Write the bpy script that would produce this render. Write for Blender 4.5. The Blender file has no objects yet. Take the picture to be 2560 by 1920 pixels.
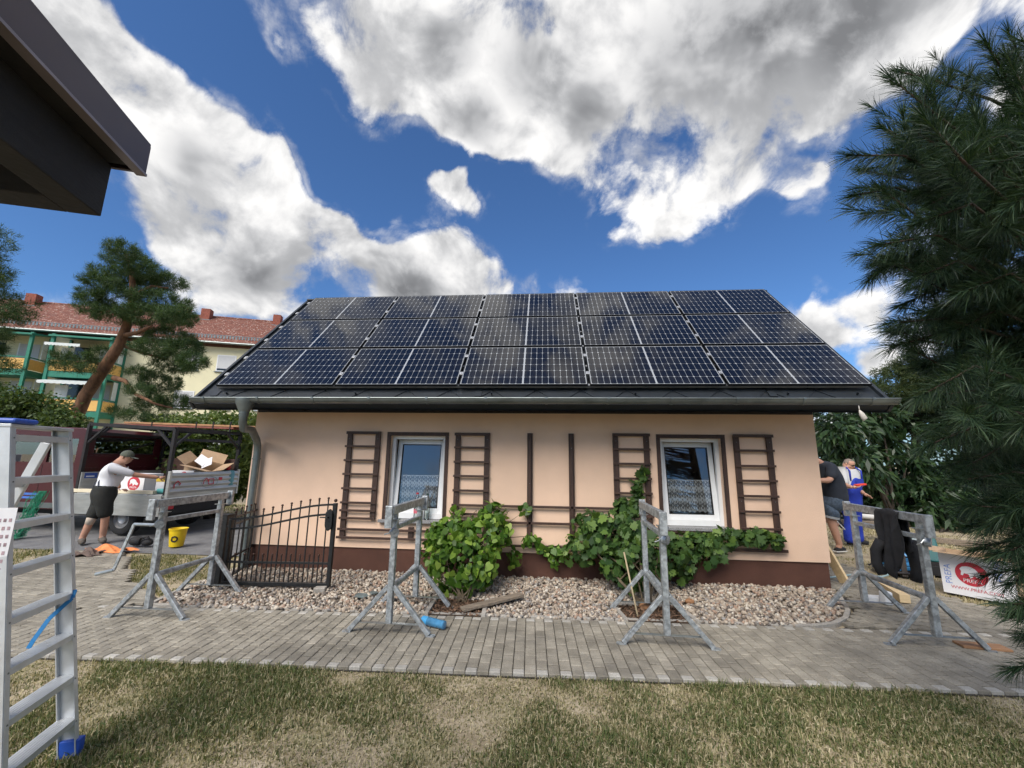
import bpy, math, random
import numpy as np
from mathutils import Vector, Matrix, Quaternion
from math import sin, cos, pi, radians as rad
random.seed(7); rng = np.random.default_rng(7)
sc = bpy.context.scene
COL = sc.collection
# ------------------------------------------------------------------ camera
CAM = Vector((4.7949, -6.5324, 1.7798)); YAW, PIT, ROLL, FPX = 0.0827, 0.1819, 0.0137, 1012.1
_F = Vector((-sin(YAW)*cos(PIT), cos(YAW)*cos(PIT), sin(PIT))); _R0 = Vector((cos(YAW), sin(YAW), 0)); _U0 = _R0.cross(_F)
_R = cos(ROLL)*_R0 + sin(ROLL)*_U0; _U = -sin(ROLL)*_R0 + cos(ROLL)*_U0
cd = bpy.data.cameras.new('camera'); cam = bpy.data.objects.new('camera', cd); COL.objects.link(cam)
cd.sensor_width = 36; cd.lens = FPX/2560*36; cd.clip_start = .05; cd.clip_end = 3000
cam.matrix_world = Matrix((( _R.x,_U.x,-_F.x,CAM.x),(_R.y,_U.y,-_F.y,CAM.y),(_R.z,_U.z,-_F.z,CAM.z),(0,0,0,1)))
sc.camera = cam
cy_ = sc.cycles; cy_.max_bounces = 5; cy_.diffuse_bounces = 2; cy_.glossy_bounces = 3; cy_.transmission_bounces = 4; cy_.transparent_max_bounces = 10; cy_.adaptive_threshold = .02; cy_.adaptive_min_samples = 10; cy_.caustics_reflective = False; cy_.caustics_refractive = False
def ray(px, py): return _F + _R*((px-1280)/FPX) + _U*((960-py)/FPX)
def cp(px, py, d): return CAM + ray(px, py)*d          # a point seen at (px,py), d metres away along the view axis
def onz(px, py, z=0): v = ray(px, py); return CAM + v*((z-CAM.z)/v.z)
def ony(px, py, y): v = ray(px, py); return CAM + v*((y-CAM.y)/v.y)
# ------------------------------------------------------------------ sky and sun
SUN_EL, SUN_AZ = rad(46), rad(205)      # azimuth clockwise from +Y: behind the camera, a little to its left
sun_dir = Vector((sin(SUN_AZ)*cos(SUN_EL), cos(SUN_AZ)*cos(SUN_EL), sin(SUN_EL)))
sl = bpy.data.lights.new('sun', 'SUN'); sl.energy = 3.0; sl.angle = rad(40); sl.color = (1, .93, .84)
so = bpy.data.objects.new('sun', sl); COL.objects.link(so); so.rotation_euler = (-sun_dir).to_track_quat('-Z', 'Y').to_euler()
sc.view_settings.view_transform = 'Standard'; sc.view_settings.look = 'None'; sc.view_settings.gamma = 1
sc.view_settings.use_curve_mapping = False; sc.view_settings.exposure = 0.72
class NT:
    def __init__(s, tree): s.t = tree; s.n = tree.nodes; s.l = tree.links
    def new(s, typ, **kw):
        nd = s.n.new(typ)
        for k, v in kw.items():
            if k == 'ins':
                for kk, vv in v.items(): s.set(nd, kk, vv)
            else: setattr(nd, k, v)
        return nd
    def set(s, nd, k, v):
        if isinstance(v, bpy.types.NodeSocket): s.l.new(v, nd.inputs[k])
        else: nd.inputs[k].default_value = v
    def math(s, op, a, b=0., c=None, clamp=False):
        nd = s.n.new('ShaderNodeMath'); nd.operation = op; nd.use_clamp = clamp
        s.set(nd, 0, a); s.set(nd, 1, b)
        if c is not None: s.set(nd, 2, c)
        return nd.outputs[0]
    def vmath(s, op, a, b=None, out=0):
        nd = s.n.new('ShaderNodeVectorMath'); nd.operation = op; s.set(nd, 0, a)
        if b is not None: s.set(nd, 1, b)
        return nd.outputs[out]
    def scale(s, a, k):
        nd = s.n.new('ShaderNodeVectorMath'); nd.operation = 'SCALE'; s.set(nd, 0, a); s.set(nd, 'Scale', k); return nd.outputs[0]
    def noise(s, vec, scale, detail=4, rough=.5, dist=0, out='Fac'):
        nd = s.n.new('ShaderNodeTexNoise')
        if vec is not None: s.set(nd, 'Vector', vec)
        s.set(nd, 'Scale', scale); s.set(nd, 'Detail', detail); s.set(nd, 'Roughness', rough); s.set(nd, 'Distortion', dist)
        return nd.outputs[out]
    def mapr(s, v, a, b, c=0., d=1., smooth=False):
        nd = s.n.new('ShaderNodeMapRange'); nd.interpolation_type = 'SMOOTHSTEP' if smooth else 'LINEAR'
        s.set(nd, 0, v); s.set(nd, 1, a); s.set(nd, 2, b); s.set(nd, 3, c); s.set(nd, 4, d); return nd.outputs[0]
    def mix(s, f, a, b, mode='MIX'):
        nd = s.n.new('ShaderNodeMix'); nd.data_type = 'RGBA'; nd.blend_type = mode
        s.set(nd, 0, f)
        for i, v in ((6, a), (7, b)):
            if isinstance(v, tuple) and len(v) == 3: v = v+(1,)
            s.set(nd, i, v)
        return nd.outputs[2]
    def ramp(s, f, stops, interp='LINEAR'):
        nd = s.n.new('ShaderNodeValToRGB'); s.set(nd, 0, f); e = nd.color_ramp.elements; nd.color_ramp.interpolation = interp
        while len(e) < len(stops): e.new(.5)
        for q, (p, c) in zip(e, stops): q.position = p; q.color = tuple(c)+(1,)
        return nd.outputs[0]
wd = bpy.data.worlds.new('World'); sc.world = wd; wd.use_nodes = True
W = NT(wd.node_tree); W.n.clear()
wd.cycles.sampling_method = 'MANUAL'; wd.cycles.sample_map_resolution = 1024
sky = W.new('ShaderNodeTexSky', sky_type='NISHITA', sun_disc=False, sun_elevation=SUN_EL, sun_rotation=SUN_AZ, altitude=100, air_density=1.0, dust_density=.6, ozone_density=2.2)
tc = W.new('ShaderNodeTexCoord'); gd = tc.outputs['Generated']
sx = W.new('ShaderNodeSeparateXYZ', ins={0: gd})
zz = W.math('ADD', W.math('MAXIMUM', sx.outputs[2], 0.0), .22)
cx = W.new('ShaderNodeCombineXYZ', ins={0: W.math('DIVIDE', sx.outputs[0], zz), 1: W.math('DIVIDE', sx.outputs[1], zz), 2: 3.7}).outputs[0]
n1 = W.noise(cx, 1.9, 4, .56)
big = W.noise(cx, .75, 2, .5)
# where the clouds and the open blue of this sky stand, as directions (x, y of the photograph -> direction, angular size, weight)
CLD = [(100,20,130,.55),(230,110,130,.6),(330,210,140,.65),(440,290,150,.65),(560,350,140,.6),(660,410,120,.55),(740,385,70,.45),(480,440,140,.6),(420,560,110,.45),(580,520,150,.75),(700,600,150,.6),(540,660,130,.7),(760,680,150,.75),(830,620,110,.6),(900,690,140,.65),(820,560,60,.4),(1090,620,60,.5),(1180,680,90,.6),(1040,720,110,.55),(1260,700,50,.5),(1330,715,30,.35),
       (860,40,110,.5),(960,110,130,.6),(970,220,70,.5),(1080,200,115,.65),(1130,280,80,.6),(1260,230,140,.65),(1250,330,60,.5),(1450,280,140,.65),(1400,390,60,.5),(1300,60,180,.6),(1600,120,250,.75),(1900,90,260,.8),(2180,30,190,.7),(2340,20,90,.45),(1750,270,170,.6),(1540,420,100,.7),(1620,370,90,.75),(1680,400,80,.7),(1880,430,80,.6),(1640,510,100,.7),(1690,580,60,.65),(1620,620,45,.4),(1790,430,120,.7),(1860,380,80,.5),(1960,450,60,.6),(1990,445,50,.7),(2050,430,40,.7),(1900,290,70,.4),(2060,250,110,.5),(2230,150,120,.55),(2000,330,50,.25),
       (1095,450,34,.62),(1140,470,40,.66),(1180,515,34,.62),(1150,430,26,.5),(2020,800,50,.6),(2070,840,50,.6),(2130,770,55,.35),(2190,905,50,.55),(2190,775,50,.36),(1520,605,36,.38),(1560,595,30,.3),(1850,590,50,.28),(1950,560,40,.25),(430,40,40,.34),(95,635,30,.36),(700,130,50,.26),(690,250,60,.28),(660,60,50,.22),(1900,715,40,.3),(780,30,50,.3)]
BLU = [(560,150,170,-.8),(760,270,110,-.7),(830,400,110,-.7),(900,480,120,-.7),(980,560,80,-.6),(1000,430,60,-.6),(1060,540,60,-.5),(1250,540,110,-.7),(1390,600,120,-.8),(1600,700,160,-.8),(1850,680,150,-.7),(1950,630,120,-.7),(2130,580,120,-.8),(2160,390,90,-.7),(2330,270,140,-.8),(170,600,170,-.8),(60,520,120,-.6),(300,620,70,-.5),(1385,95,45,-.6),(520,60,110,-.6),(1900,520,60,-.4),(2480,120,120,-.7),(2480,380,110,-.7),(1260,470,55,-.7),(1130,385,36,-.8),(1050,360,60,-.7),(1200,420,40,-.5),(640,330,50,-.25),(370,60,60,-.4),(2100,690,50,-.5),(1350,480,40,-.4)]
cov = None
for (px, py, r, w) in CLD+BLU:
    d = ray(px, py).normalized(); d2 = ray(px+r, py).normalized(); ang = (d-d2).length
    dist = W.vmath('DISTANCE', gd, tuple(d), 1)
    m = W.mapr(dist, ang*1.45, ang*.25, 0, w, True)
    cov = m if cov is None else W.math('ADD', cov, m)
cov = W.math('MINIMUM', W.math('MAXIMUM', cov, -.8), .62)
wg = W.vmath('ADD', gd, W.scale(W.vmath('SUBTRACT', W.noise(gd, 5., 1, .5, 0, 'Color'), (.5, .5, .5)), .10))
f1 = W.noise(wg, 4.6, 9, .60)
f2 = W.noise(W.vmath('ADD', wg, (sun_dir.x*.02, sun_dir.y*.02, .050)), 4.6, 4, .56)
f3 = W.noise(wg, 4.6, 4, .56)
den = W.math('ADD', W.math('ADD', W.math('MULTIPLY', W.math('SUBTRACT', n1, .5), .45), W.math('MULTIPLY', W.math('SUBTRACT', f1, .5), 1.25)), W.math('ADD', W.math('MULTIPLY', cov, .36), W.math('MULTIPLY', W.math('SUBTRACT', big, .41), .45)))
alpha = W.mapr(den, .0, .175, 0, 1, True)
veil = W.math('MULTIPLY', W.mapr(den, -.15, .04, 0, 1, True), W.mapr(W.noise(wg, 11., 6, .6), .42, .70, 0, .55, True))
alpha = W.math('MAXIMUM', alpha, veil)
alpha = W.math('MULTIPLY', alpha, W.mapr(sx.outputs[2], -.02, .06, 0, 1))
thick = W.mapr(den, .08, .34, 0, 1)
lit = W.mapr(W.math('ADD', W.math('SUBTRACT', f3, f2), W.math('MULTIPLY', W.math('SUBTRACT', f1, f3), .9)), -.13, .13, 0, 1, True)
mid = W.mapr(f1, .38, .62, 0, 1, True)
GRY = [(1850,80,300),(2130,30,240),(1480,290,120),(1330,170,120),(800,710,110),(930,735,140),(1190,300,90),(620,680,100),(480,400,90),(1690,180,190),(1120,120,90),(1020,740,100)]
gry = None
for (px, py, r) in GRY:
    d = ray(px, py).normalized(); d2 = ray(px+r, py).normalized(); ang = (d-d2).length
    m = W.mapr(W.vmath('DISTANCE', gd, tuple(d), 1), ang*1.35, ang*.05, 0, 1, True)
    gry = m if gry is None else W.math('MAXIMUM', gry, m)
g2 = W.math('MINIMUM', W.math('ADD', W.math('MULTIPLY', gry, .75), W.math('MULTIPLY', W.mapr(big, .42, .72), .15)), 1.)
bright = W.math('ADD', W.math('ADD', .33, W.math('MULTIPLY', lit, .27)), W.math('MULTIPLY', mid, .09))
bright = W.math('SUBTRACT', bright, W.math('MULTIPLY', W.math('MULTIPLY', thick, g2), .40))
bright = W.math('MAXIMUM', bright, .15)
ccol = W.mix(W.mapr(bright, .15, .6), (.93, .95, 1.0), (1., .99, .98))
ccol = W.vmath('MULTIPLY', ccol, W.new('ShaderNodeCombineXYZ', ins={0: bright, 1: bright, 2: bright}).outputs[0])
skyc = W.vmath('MULTIPLY', sky.outputs[0], (.043, .064, .088))
fin = W.mix(alpha, skyc, ccol)
bg = W.new('ShaderNodeBackground', ins={0: fin, 1: 1.0}); wo = W.new('ShaderNodeOutputWorld'); W.l.new(bg.outputs[0], wo.inputs[0])
# ------------------------------------------------------------------ materials
MATS = {}
def mat(name, col, rough=.6, metal=0., var=.12, scale=6., bump=0., bscale=None, coat=0., island=0., spec=.5, col2=None, stretch=None, dirt=0., dcol=(.1,.08,.06), trans=0., sss=0., lo=.35, hi=.65):
    if name in MATS: return MATS[name]
    m = bpy.data.materials.new(name); m.use_nodes = True; T = NT(m.node_tree); b = T.n['Principled BSDF']
    co = T.new('ShaderNodeTexCoord').outputs['Object']
    if stretch: co = T.vmath('MULTIPLY', co, stretch)
    c2 = col2 or tuple(min(1, c*(1+var)) for c in col); c1 = col if col2 else tuple(c*(1-var) for c in col)
    c = T.mix(T.mapr(T.noise(co, scale, 5, .6), lo, hi), c1, c2)
    if island:
        ri = T.new('ShaderNodeNewGeometry').outputs['Random Per Island']; f = T.mapr(ri, 0, 1, 1-island, 1+island)
        c = T.vmath('MULTIPLY', c, T.new('ShaderNodeCombineXYZ', ins={0: f, 1: f, 2: f}).outputs[0])
    if dirt:
        c = T.mix(T.math('MULTIPLY', T.mapr(T.noise(co, scale*.37, 6, .7), .5, .75), dirt), c, dcol)
    T.set(b, 'Base Color', c); T.set(b, 'Roughness', rough); T.set(b, 'Metallic', metal)
    b.inputs['Coat Weight'].default_value = coat; b.inputs['Coat Roughness'].default_value = .03; b.inputs['Specular IOR Level'].default_value = spec
    if trans: b.inputs['Transmission Weight'].default_value = trans
    if bump:
        bn = T.new('ShaderNodeBump', ins={'Strength': bump, 'Distance': .01, 'Height': T.noise(co, bscale or scale*4, 4, .6)}); T.l.new(bn.outputs[0], b.inputs['Normal'])
    MATS[name] = m; return m
def leafmat(name, cols, rough=.5, trans=.35):
    m = bpy.data.materials.new(name); m.use_nodes = True; T = NT(m.node_tree); T.n.clear()
    ri = T.new('ShaderNodeNewGeometry').outputs['Random Per Island']
    c = T.ramp(ri, [(i/(len(cols)-1), q) for i, q in enumerate(cols)])
    p = T.new('ShaderNodeBsdfPrincipled', ins={'Base Color': c, 'Roughness': rough, 'Specular IOR Level': .35})
    t = T.new('ShaderNodeBsdfTranslucent', ins={0: T.mix(1, c, (1.5, 1.45, .7), 'MULTIPLY')}); mx = T.new('ShaderNodeMixShader', ins={0: trans})
    T.l.new(p.outputs[0], mx.inputs[1]); T.l.new(t.outputs[0], mx.inputs[2]); o = T.new('ShaderNodeOutputMaterial'); T.l.new(mx.outputs[0], o.inputs[0])
    MATS[name] = m; return m
def leafobjmat(name, cols, rough=.45, trans=.3):      # colour varies by object, for leaves that are objects of their own
    m = leafmat(name, cols, rough, trans); T = NT(m.node_tree); oi = T.new('ShaderNodeObjectInfo').outputs['Random']
    for nd in T.n:
        if nd.type == 'VALTORGB': T.l.new(oi, nd.inputs[0])
    return m
# ------------------------------------------------------------------ mesh building
class MB:
    def __init__(s): s.v = []; s.f = []
    def add(s, vs, fs):
        o = len(s.v); s.v += [Vector(p) for p in vs]; s.f += [tuple(i+o for i in f) for f in fs]; return s
    def box(s, a, b, mtx=None):
        (x0, y0, z0), (x1, y1, z1) = a, b
        vs = [Vector(p) for p in ((x0,y0,z0),(x1,y0,z0),(x1,y1,z0),(x0,y1,z0),(x0,y0,z1),(x1,y0,z1),(x1,y1,z1),(x0,y1,z1))]
        if mtx: vs = [mtx @ p for p in vs]
        return s.add(vs, [(0,3,2,1),(4,5,6,7),(0,1,5,4),(1,2,6,5),(2,3,7,6),(3,0,4,7)])
    def bar(s, p, q, w, h, up=(0,0,1)):
        p, q = Vector(p), Vector(q); d = (q-p).normalized(); up = Vector(up)
        sd = d.cross(up)
        if sd.length < 1e-4: sd = d.cross(Vector((0,1,0)))
        sd.normalize(); u = sd.cross(d).normalized(); vs = []
        for c in (p, q):
            for a, b in ((-1,-1),(1,-1),(1,1),(-1,1)): vs.append(c+sd*a*w/2+u*b*h/2)
        return s.add(vs, [(0,1,2,3),(7,6,5,4),(0,4,5,1),(1,5,6,2),(2,6,7,3),(3,7,4,0)])
    def tube(s, pts, rs, n=10, cap=True):
        pts = [Vector(p) for p in pts]
        if not hasattr(rs, '__len__'): rs = [rs]*len(pts)
        ref = None; vs = []; fs = []
        for i, p in enumerate(pts):
            d = (pts[min(i+1, len(pts)-1)]-pts[max(i-1, 0)]).normalized()
            if ref is None: ref = d.orthogonal().normalized()
            ref = (ref-d*ref.dot(d)).normalized(); bi = d.cross(ref)
            for k in range(n): a = 2*pi*k/n; vs.append(p+(ref*cos(a)+bi*sin(a))*rs[i])
        for i in range(len(pts)-1):
            for k in range(n): a = i*n+k; b = i*n+(k+1) % n; fs.append((a, b, b+n, a+n))
        if cap: fs.append(tuple(range(n-1, -1, -1))); fs.append(tuple((len(pts)-1)*n+k for k in range(n)))
        return s.add(vs, fs)
    def prism(s, poly, ex, mtx=None):                  # 2-D outline (x,y) extruded from z=ex[0] to z=ex[1], then placed by mtx
        n = len(poly); vs = [Vector((x, y, ex[0])) for x, y in poly]+[Vector((x, y, ex[1])) for x, y in poly]
        if mtx: vs = [mtx @ p for p in vs]
        return s.add(vs, [tuple(range(n-1, -1, -1)), tuple(range(n, 2*n))]+[(i, (i+1) % n, n+(i+1) % n, n+i) for i in range(n)])
    def lathe(s, prof, c, n=20, axis=None, cap=True):  # prof: (r, h)
        c = Vector(c); q = Vector((0,0,1)).rotation_difference(Vector(axis)) if axis else Quaternion()
        vs = []; fs = []
        for r, h in prof:
            for k in range(n): a = 2*pi*k/n; vs.append(c+q @ Vector((r*cos(a), r*sin(a), h)))
        for i in range(len(prof)-1):
            for k in range(n): a = i*n+k; b = i*n+(k+1) % n; fs.append((a, b, b+n, a+n))
        if cap: fs.append(tuple(range(n-1, -1, -1))); fs.append(tuple((len(prof)-1)*n+k for k in range(n)))
        return s.add(vs, fs)
    def ball(s, c, r, n=10, sc_=(1,1,1)):
        c = Vector(c); m = n//2+1; pr = [(max(1e-4, sin(pi*i/m))*r, -cos(pi*i/m)*r) for i in range(m+1)]
        o = len(s.v); s.lathe(pr, (0,0,0), n)
        for i in range(o, len(s.v)): p = s.v[i]; s.v[i] = Vector((p.x*sc_[0], p.y*sc_[1], p.z*sc_[2]))+c
        return s
    def xf(s, m): s.v = [m @ p for p in s.v]; return s
    def build(s, name, m, parent=None, smooth=None, bevel=0, world=True, origin=None):
        me = bpy.data.meshes.new(name); off = Vector((0,0,0))
        if parent is not None and world:
            off = Vector(parent.get('org', (0,0,0)))
        elif parent is None:
            if origin is None:
                a = np.array([tuple(p) for p in s.v]); lo = a.min(0); hi = a.max(0); off = Vector(((lo[0]+hi[0])/2, (lo[1]+hi[1])/2, lo[2]))
            else: off = Vector(origin)
        me.from_pydata([tuple(p-off) for p in s.v], [], s.f)
        return link(name, me, m, parent, off, smooth, bevel)
def link(name, me, m, parent=None, off=None, smooth=None, bevel=0):
    if m is not None: me.materials.append(m)
    if smooth is not None:
        me.polygons.foreach_set('use_smooth', [True]*len(me.polygons))
        if smooth: me.set_sharp_from_angle(angle=rad(smooth))
    o = bpy.data.objects.new(name, me); COL.objects.link(o)
    if parent is not None:
        o.parent = parent
        if 'org' in parent.keys(): o['org'] = parent['org']
    elif off is not None: o.location = off; o['org'] = tuple(off)
    if bevel:
        bv = o.modifiers.new('bevel', 'BEVEL'); bv.width = bevel; bv.segments = 2; bv.limit_method = 'ANGLE'; bv.angle_limit = rad(40)
    return o
def thing(name, label, cat, loc=(0,0,0), rz=0, group=None, local=False):
    o = bpy.data.objects.new(name, None); COL.objects.link(o); o.location = loc; o.rotation_euler = (0,0,rz); o.empty_display_size = .2
    o['org'] = (0.,0.,0.) if local else tuple(float(c) for c in loc)
    return tag(o, label, cat, group)
def tag(o, label=None, cat=None, group=None, kind=None):
    for k, v in (('label', label), ('category', cat), ('group', group), ('kind', kind)):
        if v: o[k] = v
    return o
def copytree(o, parent=None):
    c = o.copy(); COL.objects.link(c); c.parent = parent
    for ch in o.children: copytree(ch, c)
    return c
def npmesh(name, v, f, m, parent=None, smooth=None, kind=None):      # v (n,3) array; f (k,3|4) array of indices
    me = bpy.data.meshes.new(name); v = np.asarray(v, np.float32); f = np.asarray(f, np.int32)
    if parent is not None: v = v-np.array(parent.get('org', (0,0,0)), np.float32)
    k = f.shape[1]; me.vertices.add(len(v)); me.vertices.foreach_set('co', v.ravel()); me.loops.add(f.size); me.loops.foreach_set('vertex_index', f.ravel())
    me.polygons.add(len(f)); me.polygons.foreach_set('loop_start', np.arange(0, f.size, k, dtype=np.int32)); me.polygons.foreach_set('loop_total', np.full(len(f), k, np.int32))
    me.update(calc_edges=True)
    o = link(name, me, m, parent, None, smooth)
    if kind: o['kind'] = kind
    return o
def rotm(z=0, x=0, y=0, loc=(0,0,0)):
    return Matrix.Translation(loc) @ Matrix.Rotation(z, 4, 'Z') @ Matrix.Rotation(y, 4, 'Y') @ Matrix.Rotation(x, 4, 'X')
def inpoly(x, y, poly):
    r = False; j = len(poly)-1
    for i in range(len(poly)):
        a, b = poly[i], poly[j]
        if (a[1] > y) != (b[1] > y) and x < (b[0]-a[0])*(y-a[1])/(b[1]-a[1])+a[0]: r = not r
        j = i
    return r
def sheet(name, poly, z, m, label=None, cat=None):
    b = MB(); b.add([(x, y, z) for x, y in poly], [tuple(range(len(poly)))]); o = b.build(name, m); tag(o, label, cat, kind='structure'); return o
def text(name, body, size, m, parent, mtx, ext=.002, align='CENTER'):
    cu = bpy.data.curves.new(name, 'FONT'); cu.body = body; cu.size = size; cu.extrude = ext; cu.align_x = align; cu.align_y = 'CENTER'; cu.resolution_u = 3
    t_ = bpy.data.objects.new(name, cu); me = bpy.data.meshes.new_from_object(t_); bpy.data.objects.remove(t_); bpy.data.curves.remove(cu); me.name = name; me.materials.clear(); me.materials.append(m)
    o = bpy.data.objects.new(name, me); COL.objects.link(o); o.parent = parent
    o.matrix_local = Matrix.Translation(-Vector(parent.get('org', (0,0,0)))) @ mtx; return o
# ================================================================== ground, paths, gravel, grass
def posmat(name, c1, c2, scale, rough=.85, bump=.4, bscale=60., detail=8, obj=0., isl=0., lo=.35, hi=.65, c3=None, s3=1.2):
    m = bpy.data.materials.new(name); m.use_nodes = True; T = NT(m.node_tree); b = T.n['Principled BSDF']
    g = T.new('ShaderNodeNewGeometry'); co = g.outputs['Position']
    c = T.mix(T.mapr(T.noise(co, scale, detail, .62), lo, hi), c1, c2)
    fn = T.mapr(T.noise(co, 95., 3, .7), .3, .7, .72, 1.25); c = T.vmath('MULTIPLY', c, T.new('ShaderNodeCombineXYZ', ins={0: fn, 1: fn, 2: fn}).outputs[0])
    if c3: c = T.mix(T.mapr(T.noise(co, s3, 5, .65), .5, .68), c, c3)
    f = None
    if obj: f = T.mapr(T.new('ShaderNodeObjectInfo').outputs['Random'], 0, 1, 1-obj, 1+obj)
    if isl: f2 = T.mapr(g.outputs['Random Per Island'], 0, 1, 1-isl, 1+isl); f = f2 if f is None else T.math('MULTIPLY', f, f2)
    if f is not None: c = T.vmath('MULTIPLY', c, T.new('ShaderNodeCombineXYZ', ins={0: f, 1: f, 2: f}).outputs[0])
    T.set(b, 'Base Color', c); T.set(b, 'Roughness', rough); b.inputs['Specular IOR Level'].default_value = .25
    if bump:
        bn = T.new('ShaderNodeBump', ins={'Strength': bump, 'Distance': .008, 'Height': T.noise(co, bscale, 5, .6)}); T.l.new(bn.outputs[0], b.inputs['Normal'])
    MATS[name] = m; return m
m_soil = posmat('dry_soil', (.27,.22,.145), (.44,.37,.265), 3.5, .95, 1.0, 60, c3=(.27,.245,.14), s3=1.9)
m_asph = posmat('asphalt', (.13,.13,.135), (.20,.20,.20), 2.5, .9, .5, 220)
m_sand = posmat('joint_sand', (.035,.032,.028), (.07,.062,.052), 30, .95, .3, 120)
m_pav = posmat('concrete_paver', (.205,.186,.150), (.315,.288,.236), 5, .85, .35, 150, obj=.15, isl=.08, c3=(.16,.147,.122), s3=.9)
m_pavl = posmat('pale_paver', (.33,.315,.28), (.42,.40,.36), 9, .85, .3, 150, obj=.08, isl=.05, c3=(.28,.265,.235), s3=1.5)
m_kerb = posmat('kerb_concrete', (.28,.26,.23), (.40,.375,.335), 9, .9, .4, 150, obj=.06)
gr = MB(); gr.add([(-400,-400,-.04),(400,-400,-.04),(400,400,-.04),(-400,400,-.04)], [(0,1,2,3)])
o = gr.build('ground', m_soil); tag(o, 'dry sandy ground with sparse grass', 'ground', kind='structure')
SA = .035; SO = Vector((0, -2.29, 0)); SU = Vector((cos(SA), sin(SA), 0)); SV = Vector((-sin(SA), cos(SA), 0))
def strip(u, v, z=0): return SO+SU*u+SV*v+Vector((0,0,z))
PU, PV = .101, .1613; PH = 1.21-7*PV
def paver_mesh(name, poly, m):
    b = MB(); n = len(poly); cxy = Vector((sum(p[0] for p in poly)/n, sum(p[1] for p in poly)/n))
    def ins(p, d): q = Vector(p)-cxy; return cxy+Vector((math.copysign(max(0, abs(q.x)-d), q.x), math.copysign(max(0, abs(q.y)-d), q.y)))
    vs = [(x, y, -.045) for x, y in poly]+[(x, y, -.005) for x, y in poly]+[(*ins(p, .006), 0.) for p in poly]
    fs = [tuple(range(2*n, 3*n))]
    for r in (0, n): fs += [(r+i, r+(i+1) % n, r+n+(i+1) % n, r+n+i) for i in range(n)]
    me = bpy.data.meshes.new(name); me.from_pydata(vs, [], fs); me.materials.append(m); return me, vs, fs
def rectp(w, h): return [(-w/2,-h/2),(w/2,-h/2),(w/2,h/2),(-w/2,h/2)]
def lay(parent, items, meshes, limit=300, focus=(4.6,-4.2), stuffm=None):   # items: (x, y, angle, kind)
    items.sort(key=lambda t: (t[0]-focus[0])**2+(t[1]-focus[1])**2); org = Vector(parent['org'])
    for x, y, a, k in items[:limit]:
        o = bpy.data.objects.new('paver', meshes[k][0]); COL.objects.link(o); o.parent = parent
        o.location = Vector((x, y, random.uniform(-.0018, .0018)))-org; o.rotation_euler = (random.gauss(0,.004), random.gauss(0,.004), a+random.gauss(0,.004))
    rest = {}
    for x, y, a, k in items[limit:]:
        b = rest.setdefault(k if k == 1 else 0, MB()); M_ = rotm(a, random.gauss(0,.004), random.gauss(0,.004), (x, y, random.uniform(-.0018,.0018)))
        b.add([M_ @ Vector(p) for p in meshes[k][1]], meshes[k][2])
    for k, b in rest.items(): tag(b.build('paver', meshes[k][0].materials[0], parent), kind='stuff')
pm = {0: paver_mesh('paver', rectp(PU-.006, PV-.014), m_pav), 1: paver_mesh('paver_half', rectp(PU-.006, PH-.015), m_pavl)}
path = MB()
path.add([strip(-.55,-.62,-.028), strip(12.5,-.62,-.028), strip(12.5,.62,-.028), strip(-.55,.62,-.028)], [(0,1,2,3)])
path_o = path.build('garden_path', m_sand); tag(path_o, 'grey concrete paver path along the house with pale edge stones', 'path', kind='structure')
it = []
nu = int(12.8/PU)
for i in range(nu):
    u = -.5+i*PU; v = -.61
    seq = [1]+[0]*7 if i % 2 == 0 else [0]*7+[1]
    for k in seq:
        L = PV if k == 0 else PH; p = strip(u, v+L/2); it.append((p.x, p.y, SA, k)); v += L
lay(path_o, it, pm)
# paver field at the left, leading to the road
LF = [(-.56,-2.86),(-.52,-1.72),(-.06,-1.64),(-.10,-1.36),(-1.2,-.72),(-2.9,.76),(-4.2,.76),(-3.75,.1),(-3.3,-.9),(-2.6,-2.1),(-2.2,-2.9)]
lf = sheet('driveway_path', LF, -.028, m_sand, 'paver driveway laid in long rows leading from the path to the road', 'driveway')
PU, PV = .112, .222
lm = {0: paver_mesh('paver', rectp(PV-.009, PU-.013), m_pav)}
it = []
for j in range(60):
    for i in range(40):
        x = -4.8+i*PV+(j % 2)*PV/2; y = -3+j*PU; a = -.06
        q = Vector((x+2, y+1, 0)); q.rotate(Quaternion((0,0,1), a)); x, y = q.x-2, q.y-1
        if inpoly(x, y, LF): it.append((x, y, a, 0))
lay(lf, it, lm, focus=(.5,-2.6))
# zigzag pavers right of the house
RF = [strip(7.9,.66).xy, strip(12.4,.66).xy, (12.0,-.75), (10.5,-.45), (9.98,.2), (10.05,1.5), (10.1,6.0), (8.97,6.0), (8.97,-.1), (8.85,-.22), (8.72,-.5), (8.56,-.84), (8.36,-1.12), (8.1,-1.33)]
rf = sheet('side_path', [tuple(p) for p in RF], -.029, m_sand, 'zigzag concrete paver path beside the right end of the house', 'path')
zp = [(-PV/2,-PU/2),(-PV/6,-PU/2+.022),(PV/6,-PU/2-.022),(PV/2,-PU/2),(PV/2,PU/2),(PV/6,PU/2-.022),(-PV/6,PU/2+.022),(-PV/2,PU/2)]
zp = [(x*.965, y*.94) for x, y in zp]
b = MB(); zn = 8; vs = [(x,y,-.045) for x,y in zp]+[(x,y,-.003) for x,y in zp]+[(x*.96,y*.93,0) for x,y in zp]
fs = [tuple(range(16,24))]+[(r+i, r+(i+1) % 8, r+8+(i+1) % 8, r+8+i) for r in (0, 8) for i in range(8)]
zme = bpy.data.meshes.new('zigzag_paver'); zme.from_pydata(vs, [], fs); zme.materials.append(m_pav)
it = [];
for j in range(80):
    for i in range(30):
        x = 7.6+i*PV+(j % 2)*PV/2; y = -1.5+j*PU
        if inpoly(x, y, RF): it.append((x, y, 0, 0))
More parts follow.
